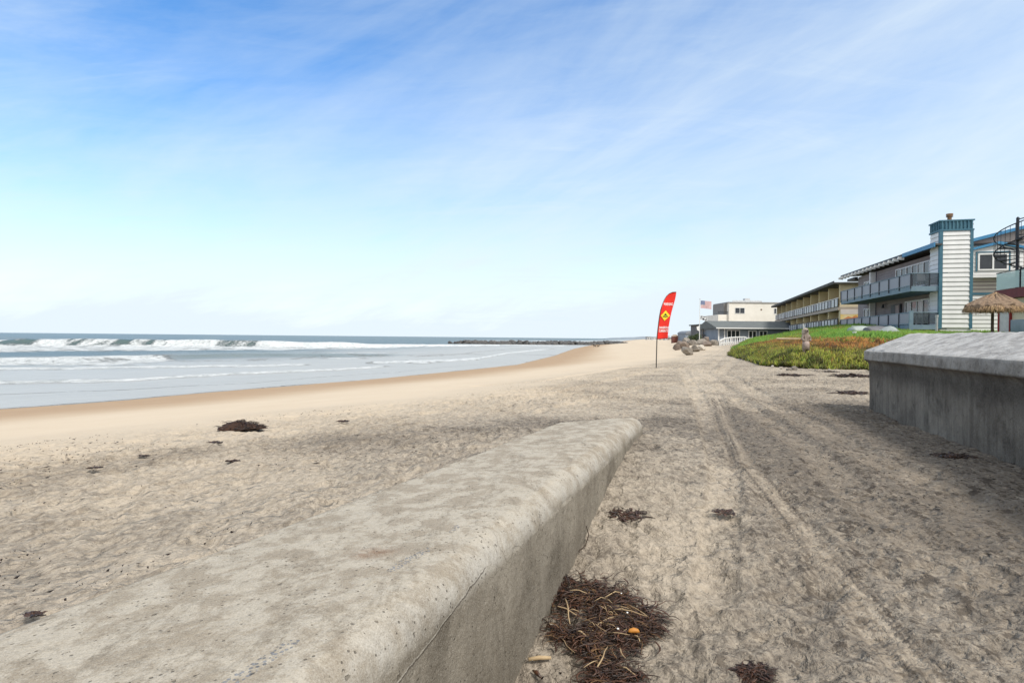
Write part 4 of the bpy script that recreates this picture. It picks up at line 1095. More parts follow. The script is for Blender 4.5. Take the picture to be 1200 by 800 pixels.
# ================================================================== FEATHER FLAG
def feather_flag():
    base = G(769, 430); d = base.y; s = d / FPX
    b = empty('feather_flag', base, 0, 'tall red feather flag with a yellow warning diamond, planted in the sand', 'flag')

    def L(px, py):
        p = P(px, py, d) - base; return (p.x, p.z)
    out_l = [(770.2, 397.6), (770.6, 391), (771.3, 385), (772.1, 378), (773.2, 370), (774.6, 363), (776.3, 357), (778.5, 351.5), (781.3, 347), (784.5, 344), (788.3, 342.3), (792.6, 342.0)]
    out_r = [(792.6, 342.0), (791.9, 347), (790.8, 352), (789.6, 356), (788.3, 361), (787.0, 366), (785.8, 371), (784.8, 376), (783.9, 381), (783.2, 386), (782.8, 391), (782.5, 396.3)]
    poly_l = [L(*p) for p in out_l]; poly_r = [L(*p) for p in out_r][::-1]
    pole = MB(); pts = [L(769, 431), L(769.5, 410)] + [(x - 0.012, z) for x, z in poly_l]
    pole.tube([(x, 0, z) for x, z in pts[:1]] + [(x, 0, z) for x, z in pts[1:]], [0.022] * 3 + [0.016] * 5 + [0.009] * (len(pts) - 8), 8)
    pole.build('pole', pm('flag_pole_dark', (0.05, 0.045, 0.04), (0.08, 0.07, 0.06), 5, 0.5), b)

    def pt(u, v):                     # u across (0 pole side .. 1 free edge), v from bottom 0 to top 1
        f = v * (len(poly_l) - 1); i = min(int(f), len(poly_l) - 2); t = f - i
        l = [poly_l[i][k] * (1 - t) + poly_l[i + 1][k] * t for k in (0, 1)]
        r_ = [poly_r[::-1][len(poly_r) - 1 - i][k] * (1 - t) + poly_r[::-1][len(poly_r) - 2 - i][k] * t for k in (0, 1)]
        return l[0] * (1 - u) + r_[0] * u, l[1] * (1 - u) + r_[1] * u

    def bulge(u, v): return 0.05 * math.sin(u * math.pi) * (1 - v * 0.6) + 0.012 * math.sin(9 * v + 3 * u)
    nu, nv = 9, 46; V = []
    for off in (0, 0.006):
        for j in range(nv):
            for i in range(nu):
                u, v = i / (nu - 1), j / (nv - 1); x, z = pt(u, v); V.append((x, bulge(u, v) + off, z))
    F = []
    for o, fl in ((0, 1), (nu * nv, -1)):
        for j in range(nv - 1):
            for i in range(nu - 1):
                a = o + j * nu + i; q = (a, a + 1, a + nu + 1, a + nu); F.append(q[::fl])
    for j in range(nv - 1):
        for i in (0, nu - 1):
            a = j * nu + i; F.append((a, a + nu, a + nu + nu * nv, a + nu * nv))
    m = MB(); m.add(V, F)
    red = pm('red_flag_cloth', (0.74, 0.03, 0.018), (0.66, 0.025, 0.015), 3, 0.6)
    cl = m.build('banner', red, b, smooth=True)

    def patch(name, uv, mat, o=0.004, parent=cl):
        q = MB(); n = len(uv); vs = []
        for oo in (o, o - 0.003):
            for u, v in uv:
                x, z = pt(u, v); vs.append((x, bulge(u, v) - oo, z))
        q.add(vs, [tuple(range(n)), tuple(range(2 * n - 1, n - 1, -1))] + [(i, i + n, (i + 1) % n + n, (i + 1) % n) for i in range(n)])
        return q.build(name, mat, parent)
    Y = pm('sign_yellow_cloth', (0.80, 0.62, 0.03), (0.74, 0.56, 0.03), 3, 0.6); K = pm('sign_green_black', (0.03, 0.07, 0.02), (0.05, 0.10, 0.02), 9, 0.6)
    def ppx(name, pts, mat, o=0.004):
        q = MB(); n = len(pts); vs = []
        for oo in (o, o - 0.003):
            for px_, py_ in pts:
                x, z = L(px_, py_); v = (396 - py_) / 54.0; e0, e1 = pt(0, v)[0], pt(1, v)[0]; vs.append((x, bulge(min(1, max(0, (x - e0) / (e1 - e0))), v) - oo, z))
        q.add(vs, [tuple(range(n)), tuple(range(2 * n - 1, n - 1, -1))] + [(i, i + n, (i + 1) % n + n, (i + 1) % n) for i in range(n)])
        return q.build(name, mat, cl)
    dpts = [(780.4, 363.6), (782.8, 366.6), (785.3, 369.6), (782.2, 372.6), (778.9, 375.8), (776.6, 372.8), (774.2, 369.8), (777.2, 366.8)]
    ppx('warning_diamond', dpts, Y, 0.008)
    ppx('diamond_figure', [(778.2, 369.6), (779.0, 368.2), (779.6, 366.2), (780.5, 366.2), (781.0, 368.2), (782.2, 369.6)], K, 0.014)
    ppx('diamond_wave', [(776.6, 370.4), (778.3, 370.0), (780.0, 370.7), (781.7, 370.0), (783.0, 370.3), (782.6, 371.5), (781.5, 371.3), (780.0, 372.0), (778.3, 371.3), (777.0, 371.6)], K, 0.014)
    # lettering
    wt = pm('white_lettering', (0.85, 0.83, 0.82), (0.80, 0.78, 0.77), 3, 0.6)

    def text(s_, v0, pa, pb, u0=0.0, u1=1.0, hgt=0.12):
        cu = bpy.data.curves.new('t', 'FONT'); cu.body = s_; cu.size = 1.0; cu.extrude = 0.0; cu.offset = 0.02
        to = bpy.data.objects.new('t', cu); COL.objects.link(to)
        dg = bpy.context.evaluated_depsgraph_get(); me = bpy.data.meshes.new_from_object(to.evaluated_get(dg))
        bpy.data.objects.remove(to)
        xs = [v.co.x for v in me.vertices]; ys = [v.co.y for v in me.vertices]
        w = max(xs) - min(xs); x0 = min(xs)
        L0 = pt(u0, v0); L1 = pt(u1, v0); wd = math.hypot(L1[0] - L0[0], L1[1] - L0[1]); H = hgt
        for v in me.vertices:
            u = u0 + (u1 - u0) * (v.co.x - x0) / w
            x, z = L(pa[0] + (pb[0] - pa[0]) * u, pa[1] + (pb[1] - pa[1]) * u)
            v.co = (x + 0.10 * v.co.y / 0.73 * H, bulge(u, v0) - 0.010, z + v.co.y / 0.73 * H)
        me.materials.append(wt); o = link(bpy.data.objects.new('lettering', me), cl)
    text('WARNING', 0.72, (777.6, 357.6), (788.2, 357.9), hgt=0.115); text('DANGEROUS', 0.22, (772.4, 385.0), (783.3, 385.0), hgt=0.095); text('CURRENTS', 0.14, (772.0, 388.9), (782.6, 388.9), hgt=0.095)
    hem = patch('hem', [(0.0, 0.0), (1.0, 0.0), (1.0, 0.012), (0.0, 0.012)], pm('dark_hem', (0.3, 0.02, 0.02)), 0.004)


feather_flag()


def flag_cloth(parent, x0, z0, w, h, mats, kind):
    nx, ny = 22, 13
    def pos(u, v, o): return (x0 + u * w, 0.10 * math.sin(u * 7) * u + o, z0 + v * h - 0.10 * u * u * w + 0.02 * math.sin(u * 9))

    def patch(name, u0, u1, v0, v1, mat, o, par):
        m = MB(); n = 10; vs = []
        for oo in (o, o + 0.006):
            for j in (0, 1):
                for i in range(n):
                    u = u0 + (u1 - u0) * i / (n - 1); vs.append(pos(u, v0 if j == 0 else v1, oo))
        fs = []
        for i in range(n - 1):
            fs += [(i, i + 1, n + i + 1, n + i), (2 * n + i, 3 * n + i, 3 * n + i + 1, 2 * n + i + 1), (i, 2 * n + i, 2 * n + i + 1, i + 1), (n + i, n + i + 1, 3 * n + i + 1, 3 * n + i)]
        fs += [(0, n, 3 * n, 2 * n), (n - 1, 3 * n - 1, 4 * n - 1, 2 * n - 1)]
        m.add(vs, fs); return m.build(name, mat, par)
    if kind == 'us':
        base = patch('banner', 0, 1, 0, 1, mats[0], 0, parent)
        for k in range(7):
            patch('stripe', 0.0, 1, k * 2 / 13, (k * 2 + 1) / 13, mats[1], -0.010, base)
        patch('canton', 0, 0.4, 6 / 13, 1.0, mats[2], -0.022, base)
        st = MB()
        for r in range(5):
            for c in range(6):
                u, v = 0.035 + c * 0.062, 0.50 + r * 0.10; p = pos(u, v, -0.026); s = 0.022
                pp = []
                for k in range(10):
                    a = math.pi / 2 + k * math.pi / 5; q = s if k % 2 == 0 else s * 0.42; pp.append((p[0] + q * math.cos(a), p[2] + q * math.sin(a)))
                st.prism(pp, 'y', p[1], p[1] + 0.003)
        st.build('stars', mats[0], base)
    else:
        base = patch('banner', 0, 1, 0, 1, mats[0], 0, parent)
        for (u0, u1, v0, v1) in ((0.06, 0.34, 0.72, 0.9), (0.42, 0.94, 0.78, 0.9), (0.06, 0.16, 0.2, 0.72), (0.30, 0.55, 0.12, 0.5), (0.62, 0.92, 0.12, 0.28), (0.84, 0.92, 0.28, 0.62)):
            patch('emblem_mark', u0, u1, v0, v1, mats[1], -0.01, base)


def flags():
    d = 80; p0 = P(819.6, 401, d); z0 = gz(p0.x, p0.y)
    b = empty('flagpole', (p0.x, p0.y, z0), 0, 'slim white flagpole beside the dark grey house', 'flagpole')
    top = P(819.6, 351, d).z - z0
    m = MB(); m.tube([(0, 0, -0.3), (0, 0, top)], [0.06, 0.035], 8); m.build('pole', WHITE2, b)
    m = MB(); m.tube([(0, 0, top), (0, 0, top + 0.06), (0, 0, top + 0.12)], [0.02, 0.07, 0.01], 8); m.build('finial', BRASS, b)
    f = empty('national_flag', (p0.x, p0.y, z0), 0, 'faded stars and stripes flag flying at the top of the white pole', 'flag')
    zt = P(819.6, 361, d).z - z0
    flag_cloth(f, 0.1, zt, 1.55, 1.05, [pm('faded_white', (0.75, 0.72, 0.72)), pm('faded_red', (0.62, 0.27, 0.28)), pm('faded_blue', (0.16, 0.20, 0.34))], 'us')
    f = empty('memorial_flag', (p0.x, p0.y, z0), 0, 'small black and white flag flying below the striped one', 'flag')
    zt = P(819.6, 375, d).z - z0
    flag_cloth(f, 0.08, zt, 1.0, 0.62, [pm('flag_white', (0.72, 0.73, 0.75)), pm('flag_black', (0.03, 0.035, 0.04))], 'pow')
    f = empty('pale_pennant', (p0.x, p0.y, z0), 0, 'limp pale pennant lowest on the white pole', 'flag')
    m = MB(); zt = P(819.6, 388, d).z - z0; m.prism([(-0.05, zt), (-0.35, zt + 0.2), (-0.42, zt + 0.6), (-0.05, zt + 0.75)], 'y', 0, 0.01); m.build('banner', WHITE2, f)


flags()


# ================================================================== CARVED FIGURE
def statue():
    base = G(944.3, 416); sc = base.y / FPX; h = 30.5 * sc
    me = bpy.data.meshes.new('carved_statue')
    J = [(0, 0, 0.42), (0, 0, 0.56), (0, 0, 0.70), (0, 0, 0.80), (0, -0.01, 0.86), (0, -0.02, 0.93), (0.0, -0.01, 0.985),
         (-0.12, 0, 0.74), (-0.165, -0.03, 0.60), (-0.10, -0.10, 0.52), (0.12, 0, 0.74), (0.165, -0.03, 0.60), (0.10, -0.10, 0.52),
         (-0.07, 0, 0.38), (-0.075, -0.02, 0.20), (-0.07, 0, 0.03), (0.07, 0, 0.38), (0.08, -0.02, 0.20), (0.08, 0, 0.03)]
    ED = [(0, 1), (1, 2), (2, 3), (3, 4), (4, 5), (5, 6), (2, 7), (7, 8), (8, 9), (2, 10), (10, 11), (11, 12), (0, 13), (13, 14), (14, 15), (0, 16), (16, 17), (17, 18)]
    RD = [.115, .105, .125, .08, .065, .095, .08, .06, .045, .05, .06, .045, .05, .08, .065, .05, .08, .065, .05]
    me.from_pydata([(x * h, y * h, z * h) for x, y, z in J], ED, [])
    o = link(bpy.data.objects.new('carved_statue', me))
    sk = o.modifiers.new('skin', 'SKIN'); o.modifiers.new('sub', 'SUBSURF').levels = 1; o.modifiers['sub'].render_levels = 2
    for i, v in enumerate(me.skin_vertices[0].data): v.radius = (RD[i] * h, RD[i] * h * 0.85); v.use_root = (i == 0)
    m = pm('carved_wood', (0.34, 0.28, 0.24), (0.15, 0.11, 0.09), 7, 0.85, 0.012, 14, stretch=(2, 2, 0.7)); me.materials.append(m)
    o.location = base
    tag(o, 'weathered carved wooden figure standing in the ice plant', 'statue')
    # long carved hair, wrap and plinth
    hr = MB(); hr.tube([(0, 0.03 * h, 1.01 * h), (0, 0.06 * h, 0.93 * h), (0, 0.08 * h, 0.80 * h), (0, 0.07 * h, 0.62 * h)], [0.07 * h, 0.125 * h, 0.12 * h, 0.05 * h], 12)
    hr.build('carved_hair', pm('carved_hair_wood', (0.42, 0.37, 0.30), (0.22, 0.18, 0.14), 9, 0.9, 0.01, 20), o, smooth=True)
    wr = MB(); wr.tube([(0, 0, 0.50 * h), (0, 0, 0.40 * h), (0, 0, 0.20 * h)], [0.115 * h, 0.125 * h, 0.13 * h], 14)
    wr.build('carved_skirt', pm('carved_pale_wood', (0.45, 0.36, 0.32), (0.30, 0.23, 0.20), 8, 0.9, 0.008, 18), o, smooth=True)
    f = MB()
    for sx in (-1, 1): f.tube([(sx * 0.03 * h, -0.105 * h, 0.935 * h), (sx * 0.03 * h, -0.118 * h, 0.935 * h)], 0.014 * h, 8)
    f.tube([(0, -0.10 * h, 0.935 * h), (0, -0.13 * h, 0.90 * h)], [0.008 * h, 0.016 * h], 6); f.tube([(-0.03 * h, -0.105 * h, 0.875 * h), (0.03 * h, -0.105 * h, 0.875 * h)], 0.008 * h, 6)
    f.build('carved_face', DARKMET, o)
    pl = MB(); pl.tube([(0, 0, -0.15 * h), (0, 0, 0.05 * h)], 0.17 * h, 12); pl.build('plinth', WOODG, o)


statue()

# leaning white stake
p = G(943.5, 391); top = P(941.3, 379.5, p.y)
m = MB(); m.tube([(0, 0, -0.2), (top.x - p.x, 0, top.z - p.z)], 0.05 * p.y / 40, 8); o = m.build('marker_stake', WHITE2, loc=p); tag(o, 'short leaning white stake on the grass ridge above the carved figure', 'stake')


# ================================================================== BANK PLANTING
def leaves(name, n, xr, yr, dbr, size, seed, colfn, label, mat, per=5, yfar=None, spread=0.9, dens=None):
    g = np.random.default_rng(seed)
    x = g.uniform(*xr, n * 4); y = g.uniform(*yr, n * 4)
    z, s, db = hf(x, y, True)
    k = (db > dbr[0]) & (db < dbr[1] + 0 * y)
    if dens is not None: k &= dens(x, y, db, g)
    x, y, z, db = x[k][:n], y[k][:n], z[k][:n], db[k][:n]
    n = len(x)
    hgt = 0.15 * fbm(x * 1.3, y * 1.3, 3, 301) + 0.04
    x = np.repeat(x, per); y = np.repeat(y, per); zb = np.repeat(z, per); hg = np.repeat(hgt, per); db = np.repeat(db, per)
    N_ = len(x); a = g.uniform(0, 2 * np.pi, N_); tilt = g.uniform(0.15, spread, N_)
    sz = size * g.uniform(0.6, 1.35, N_) * (1 + y / 60.0)
    dx = np.cos(a) * tilt; dy = np.sin(a) * tilt; dz = np.sqrt(np.maximum(0.05, 1 - tilt ** 2))
    jx = g.normal(0, 0.06, N_); jy = g.normal(0, 0.06, N_)
    bx, by, bz = x + jx, y + jy, zb + hg * g.uniform(0.2, 1.0, N_)
    w = sz * 0.15
    px, py = -np.sin(a) * w, np.cos(a) * w
    A = np.stack([bx - px, by - py, bz], 1); B = np.stack([bx + px, by + py, bz], 1)
    C = np.stack([bx + dx * sz * 0.5 - px * 1.1 - dx * w, by + dy * sz * 0.5 - py * 1.1, bz + dz * sz * 0.6], 1)
    D = np.stack([bx + dx * sz, by + dy * sz, bz + dz * sz], 1)
    Ee = np.stack([bx + dx * sz * 0.45, by + dy * sz * 0.45, bz + dz * sz * 0.45 - w], 1)
    V = np.stack([A, B, D, Ee], 1).reshape(-1, 3)
    i = np.arange(N_)[:, None] * 4
    F = np.concatenate([i + [[0, 1, 2]], i + [[0, 2, 3]], i + [[1, 3, 2]]], 0)
    T = np.repeat(colfn(bx, by, db, g, N_), 4, 0)
    o = np_mesh(name, V, F, mat, smooth=False, attrs={'tint': T})
    tag(o, label, None, None, 'stuff')
    return o


def leafmat(name, rough=0.55):
    m, n, b = newmat(name)
    a = n.n('ShaderNodeAttribute', attribute_name='tint').outputs['Color']
    n.l(a, b.inputs['Base Color']); b.inputs['Roughness'].default_value = rough; b.inputs['Specular IOR Level'].default_value = 0.3
    return m


LM = leafmat('plant_leaf')
cG = np.array([0.12, 0.20, 0.02]); cY = np.array([0.30, 0.30, 0.035]); cR = np.array([0.33, 0.085, 0.025]); cO = np.array([0.42, 0.19, 0.04]); cD = np.array([0.04, 0.07, 0.015])
cGR = np.array([0.085, 0.21, 0.018]); cGR2 = np.array([0.17, 0.29, 0.035])


def mixc(a, b, t): return a * (1 - t[:, None]) + b * t[:, None]


def ice_col(x, y, db, g, n):
    q = fbm(x * 0.55, y * 0.45, 3, 311); red = sm(db + 1.5 * q + 0.45 * g.normal(0, 1, n), 0.85, 2.2)
    c = mixc(np.tile(cG, (n, 1)), np.tile(cY, (n, 1)), np.clip(0.6 + 0.55 * fbm(x * 1.6, y * 1.6, 3, 313) + 0.18 * g.normal(0, 1, n), 0, 1))
    rr = mixc(np.tile(cR, (n, 1)), np.tile(cO, (n, 1)), np.clip(0.45 + 0.3 * g.normal(0, 1, n) + 0.4 * fbm(x * 2, y * 2, 2, 315), 0, 1))
    c = mixc(c, rr, red * 0.85)
    c = mixc(c, np.tile(cD, (n, 1)), (g.uniform(0, 1, n) < 0.18) * 0.8)
    c = mixc(c, np.tile(np.array([0.16, 0.10, 0.035]), (n, 1)), (g.uniform(0, 1, n) < 0.25) * 0.7)
    return c * 0.8 * (g.uniform(0.75, 1.25, n) * (0.35 + 0.95 * sm(fbm(x * 2.8, y * 2.8, 3, 323), -0.45, 0.15)))[:, None]


def grass_col(x, y, db, g, n):
    c = mixc(np.tile(cGR, (n, 1)), np.tile(cGR2, (n, 1)), np.clip(0.4 + 0.6 * fbm(x * 0.5, y * 0.3, 3, 317) + 0.15 * g.normal(0, 1, n), 0, 1))
    c = mixc(c, np.tile(cY * 0.8, (n, 1)), sm(fbm(x * 0.3, y * 0.3, 3, 319), 0.15, 0.5) * 0.5)
    c = mixc(c, np.tile(cR * 0.6, (n, 1)), sm(fbm(x * 0.4 + 9, y * 0.2, 3, 321), 0.25, 0.5) * 0.6)
    return c * g.uniform(0.7, 1.25, n)[:, None]


gap = lambda x, y, db, g: ((y > 20.5) | (db > 1.3)) & ((np.abs(db + 0.25 * fbm(x, y, 2, 4) - 3.3) > 0.12) | (y > 40))
leaves('ice_plant', 36000, (6, 24), (11, 42), (-0.15, 3.9), 0.135, 401, ice_col, 'green, yellow and red ice plant covering the foot of the bank', LM, 6, dens=gap)
leaves('grass', 34000, (8, 34), (13, 62), (3.3, 22), 0.15, 403, grass_col, 'bright green ground cover on the slope below the balconies', LM, 5, spread=0.8, dens=gap)
leaves('bank_plants', 9000, (18, 48), (40, 105), (-0.2, 12), 0.20, 405, grass_col, 'green plants on the far end of the bank next to the path', LM, 5)


# ================================================================== ROCKS
def rock_mesh(seed, sub=3, flat=0.75):
    import bmesh
    bm = bmesh.new(); bmesh.ops.create_icosphere(bm, subdivisions=sub, radius=1.0)
    g = random.Random(seed)
    planes = []
    for _ in range(11):
        v = Vector((g.gauss(0, 1), g.gauss(0, 1), g.gauss(0, 1))).normalized(); planes.append((v, g.uniform(0.42, 0.85)))
    ox, oy = g.uniform(0, 50), g.uniform(0, 50)
    for v in bm.verts:
        c = v.co
        for pn, pd in planes:
            e = c.dot(pn)
            if e > pd: c -= pn * (e - pd) * 0.92
        c *= 1 + 0.10 * float(fbm(c.x * 2 + ox + c.z, c.y * 2 + oy, 3, seed))
        c.z *= flat; v.co = c
    me = bpy.data.meshes.new('rock'); bm.to_mesh(me); bm.free()
    return me


ROCKM = [pm('brown_boulder', (0.24, 0.19, 0.155), (0.12, 0.095, 0.08), 1.6, 0.9, 0.05, 3.0), pm('grey_boulder', (0.31, 0.275, 0.235), (0.16, 0.14, 0.12), 1.8, 0.9, 0.05, 3.0),
         pm('pale_stone', (0.52, 0.47, 0.40), (0.36, 0.32, 0.27), 3, 0.9, 0.02, 8), pm('dark_wet_rock', (0.055, 0.055, 0.055), (0.11, 0.105, 0.10), 0.6, 0.7, 0.05, 3)]
RM = [rock_mesh(500 + i) for i in range(6)]


def rock(name, loc, r, mi, label, cat, group, seed, sx=1.0, sy=1.0, sz=1.0):
    g = random.Random(seed); me = RM[g.randrange(len(RM))]
    key = me.name + '_' + ROCKM[mi].name
    if key not in bpy.data.meshes:
        me2 = me.copy(); me2.name = key; me2.materials.append(ROCKM[mi])
    me = bpy.data.meshes[key]
    o = link(bpy.data.objects.new(name, me)); o.location = loc; o.scale = (r * sx, r * sy, r * sz); o.rotation_euler = (g.uniform(-.3, .3), g.uniform(-.3, .3), g.uniform(0, 6.28))
    return tag(o, label, cat, group)


BL = [(793, 409, 5.0, 4.6, 0, 'dark brown boulder at the left end of the row, nearest the flag'),
      (801, 408, 5.5, 4.6, 0, 'flat brown boulder, second from the flag'),
      (803, 400.5, 4.5, 3.0, 1, 'grey boulder behind the two brown ones nearest the flag'),
      (806, 413.5, 6.0, 5.2, 1, 'frontmost grey brown boulder at the edge of the sandy path'),
      (813, 411.5, 5.5, 4.6, 1, 'grey boulder touching the right side of the frontmost one'),
      (820, 410.5, 5.0, 4.2, 2, 'pale boulder in the middle of the front row'),
      (812, 403.5, 5.5, 4.4, 1, 'grey boulder in the back row just left of the flagpole'),
      (822, 404.0, 5.2, 4.4, 1, 'grey boulder just right of the foot of the flagpole'),
      (829, 406.5, 5.0, 4.6, 0, 'brown boulder below the corner of the dark grey house'),
      (836, 405.0, 5.5, 4.4, 1, 'grey boulder below the middle of the grey house porch'),
      (844, 403.6, 5.0, 3.6, 1, 'low grey boulder next to the start of the white fence'),
      (828, 400.5, 4.5, 3.4, 0, 'small brown boulder behind the row, under the dark grey house'),
      (797, 403.5, 4.5, 3.2, 0, 'small brown boulder peeking over the leftmost pair')]
for i, (px, py, wpx, hpx, mi, lab) in enumerate(BL):
    d = 44 + (413.5 - py) * 3.2; s = d / FPX; c = P(px, py - hpx * 0.5, d)
    rock('boulder', (c.x, d, c.z), wpx * s * 1.28, mi, lab, 'boulder', 'boulders beside the sandy path', 900 + i, 1, 1, hpx / wpx * 1.3)

# pale stones along the foot of the bank and above the wall
SB = [(866, 418.5, 2.6, 'small pale stone at the tip of the ice plant bank'), (874, 421.5, 4.6, 'largest pale stone in the ice plant edge, left part of the bank'),
      (885, 424.5, 3.2, 'pale stone right of the largest one on the bank edge'), (893, 427.5, 3.4, 'pale stone below the left of the carved figure'),
      (925, 434, 4.2, 'grey stone on the sand below the carved figure'), (931, 433, 4.6, 'bluish grey stone, right one of the pair below the carved figure'),
      (930, 417.5, 4.6, 'upright pale stone among the ice plant left of the carved figure'), (905, 430, 2.6, 'small stone half buried where the bank curves out'),
      (915, 431.5, 3.0, 'dull grey stone at the bank edge left of the grey pair'), (956, 435, 2.6, 'small dark stone at the bank foot right of the grey pair'),
      (972, 434, 2.4, 'small stone at the bank foot midway to the tall wall'), (990, 432, 3.0, 'pale stone at the bank foot nearest the tall wall')]
for i, (px, py, r, lab) in enumerate(SB):
    c = G(px, py); s = c.y / FPX
    rock('stone', (c.x, c.y, c.z + r * s * 0.25), r * s * 0.9, 2 if i not in (4, 5, 9) else 1, lab, 'stone', 'stones at the foot of the bank', 940 + i)
RS = [(902, 409, 1.8), (907, 407.5, 2.2), (913, 406, 2.0), (918, 405.3, 1.8), (923, 405, 1.6), (899, 411, 1.6), (910, 409.2, 1.4), (934, 406.2, 2.0), (939, 406.5, 2.0), (951, 406.3, 2.2)]
for i, (px, py, r) in enumerate(RS):
    c = G(px, py); s = c.y / FPX
    rock('bank_stone', (c.x, c.y, c.z + 0.08), r * s * 1.1, 2, 'small sun bleached stone in the line across the reddish ice plant', 'stone', 'bleached stones across the ice plant', 960 + i, 1.3, 1, 0.6)
WS = [(1026, 392, 8.0, 'long pale rock behind the near corner of the tall wall cap', 2.0), (1082, 391.0, 3.0, 'small pale rock left of the white chimney foot', 1), (1091, 390.8, 3.4, 'rounded pale rock just beside the white pipe', 1),
      (1112, 391.5, 3.0, 'low grey rock under the chimney clapboards', 1.4)]
for i, (px, py, r, lab, st) in enumerate(WS):
    c = P(px, py, 22); s = 22 / FPX; c.z = E + 0.10
    rock('garden_rock', (c.x, c.y, gz(c.x, c.y) + 0.05), r * s * 0.75, 2, lab, 'rock', 'rocks behind the tall wall', 980 + i, st, 1, 0.7)


def jetty():
    V = []; F = []; g = np.random.default_rng(5)
    a = P(536, 403.5, 183); c = P(742, 403.6, 183); n = 620
    base = RM
    for i in range(n):
        t = g.uniform(0, 1) ** 0.9; x = a.x + (c.x - a.x) * t; lat = g.normal(0, 1.6); y = 183 + 12 * t + lat
        me = base[g.integers(0, 6)]; co = np.empty(len(me.vertices) * 3, np.float32); me.vertices.foreach_get('co', co); co = co.reshape(-1, 3)
        fs = np.array([p.vertices[:] for p in me.polygons]); r = g.uniform(0.5, 1.15) * (0.75 if t < 0.03 else 1)
        z = max(0.0, 0.75 + 0.15 * math.sin(t * 23) - abs(lat) * 0.35) * (1 - 0.25 * t) + 0.3 * t
        an = g.uniform(0, 6.28); R2 = np.array([[math.cos(an), -math.sin(an)], [math.sin(an), math.cos(an)]])
        q = co * r; q[:, :2] = q[:, :2] @ R2.T; q += [x, y, z - 0.15]
        F.append(fs + sum(len(v) for v in V)); V.append(q)
    o = np_mesh('jetty_rocks', np.concatenate(V), np.concatenate(F), ROCKM[3], smooth=False)
    tag(o, 'long low jetty of dark boulders reaching into the surf', None, None, 'stuff')


RM_small = RM
RM = [rock_mesh(700 + i, 2) for i in range(6)]
jetty()
RM = RM_small
for i, (px, py, lab) in enumerate(((528, 403.3, 'dark rock awash off the tip of the jetty, farther out'), (534, 402.8, 'dark rock awash almost touching the tip of the jetty'))):
    c = P(px, py, 184); rock('surf_rock', (c.x, c.y, 0.3), 0.9, 3, lab, 'rock', 'rocks awash at the jetty tip', 720 + i)


# ================================================================== WHITE FENCE, TIMBER, BOATS
def arched_fence():
    d = 72; pl = [(843.5, 403.5, 68), (849, 402.6, 71), (856, 401.5, 75), (864, 401, 78), (872, 400.8, 80), (879.5, 401.6, 80)]
    P0 = P(843.5, 404, 68); b = empty('picket_fence', P0, 0, 'low white arched fence in front of the blue grey house', 'fence')
    pts = [P(px, py + 0.8, dd) - P0 for px, py, dd in pl]; tops = [P(px, py - (6.0 if i else 4.5) + (2.2 if i == 5 else 0), dd) - P0 for i, (px, py, dd) in enumerate(pl)]
    m = MB(); m.tube(tops, 0.09, 6); m.build('top_rail', WHITE2, b)
    m = MB(); m.tube([t * 0.25 + p_ * 0.75 for t, p_ in zip(tops, pts)], 0.05, 6); m.build('bottom_rail', WHITE2, b)
    for i in range(len(pts) - 1):
        for k in range(3):
            f = k / 3; a = pts[i].lerp(pts[i + 1], f); t = tops[i].lerp(tops[i + 1], f)
            q = MB(); q.tube([a - Vector((0, 0, .2)), t], 0.075, 6); q.build('picket', WHITE2, b)


arched_fence()
a = G(950, 399.6); c = G(1012, 399.2)
m = MB(); m.tube([(0, 0, 0.10), tuple(Vector((c.x, a.y + 0.5, a.z + 0.12)) - a)], 0.07, 8); o = m.build('edging_log', pm('pale_log', (0.46, 0.36, 0.24), (0.34, 0.26, 0.17), 4, 0.85), loc=a)
tag(o, 'long thin pale log lying across the bank behind the carved figure', 'log')


def dinghy(px, py, d, ln, wd, ht, rz, mat, label):
    c = P(px, py, d); z = gz(c.x, c.y)
    b = empty('dinghy', (c.x, c.y, c.z - 0.02), rz, label, 'boat', 'small boats turned upside down on the grass')
    V = []; n, k = 15, 11
    for i in range(n):
        t = i / (n - 1); w = wd * (1 - max(0, (t - 0.35) / 0.65) ** 2.2) * (0.85 + 0.15 * min(1, t * 5)); hh = ht * (0.85 + 0.15 * math.sin(t * 3.1)) * (1 if t < 0.9 else 1 - (t - 0.9) * 4)
        for j in range(k):
            a = math.pi * j / (k - 1); V.append(((t - 0.5) * ln, 0.5 * w * math.cos(a), hh * (math.sin(a) ** 0.65)))
    F = [(i * k + j, (i + 1) * k + j, (i + 1) * k + j + 1, i * k + j + 1) for i in range(n - 1) for j in range(k - 1)] + [tuple(range(k))]
    m = MB(); m.add(V, F); o = m.build('hull', mat, b, smooth=True); so = o.modifiers.new('solid', 'SOLIDIFY'); so.thickness = 0.03
    kk = MB(); kk.tube([(-0.48 * ln, 0, ht * 0.98), (0, 0, ht * 1.03), (0.42 * ln, 0, ht * 0.9)], 0.025, 6); kk.build('keel', mat, b)
    g_ = MB(); g_.tube([V[i * k] for i in range(n)], 0.03, 6); g_.tube([V[i * k + k - 1] for i in range(n)], 0.03, 6); g_.build('gunwale', DARKMET, b)


dinghy(1010, 390.5, 37, 1.6, 0.9, 0.48, 0.15, pm('grey_green_hull', (0.36, 0.40, 0.37), (0.29, 0.33, 0.31), 2, 0.6), 'pale grey green upturned dinghy on the grass, left of the dark one')
dinghy(1029, 390.5, 35, 1.5, 0.9, 0.45, 0.05, pm('dark_hull', (0.11, 0.11, 0.12), (0.16, 0.16, 0.17), 2, 0.6), 'dark grey upturned dinghy between the pale one and the tarpaulin')


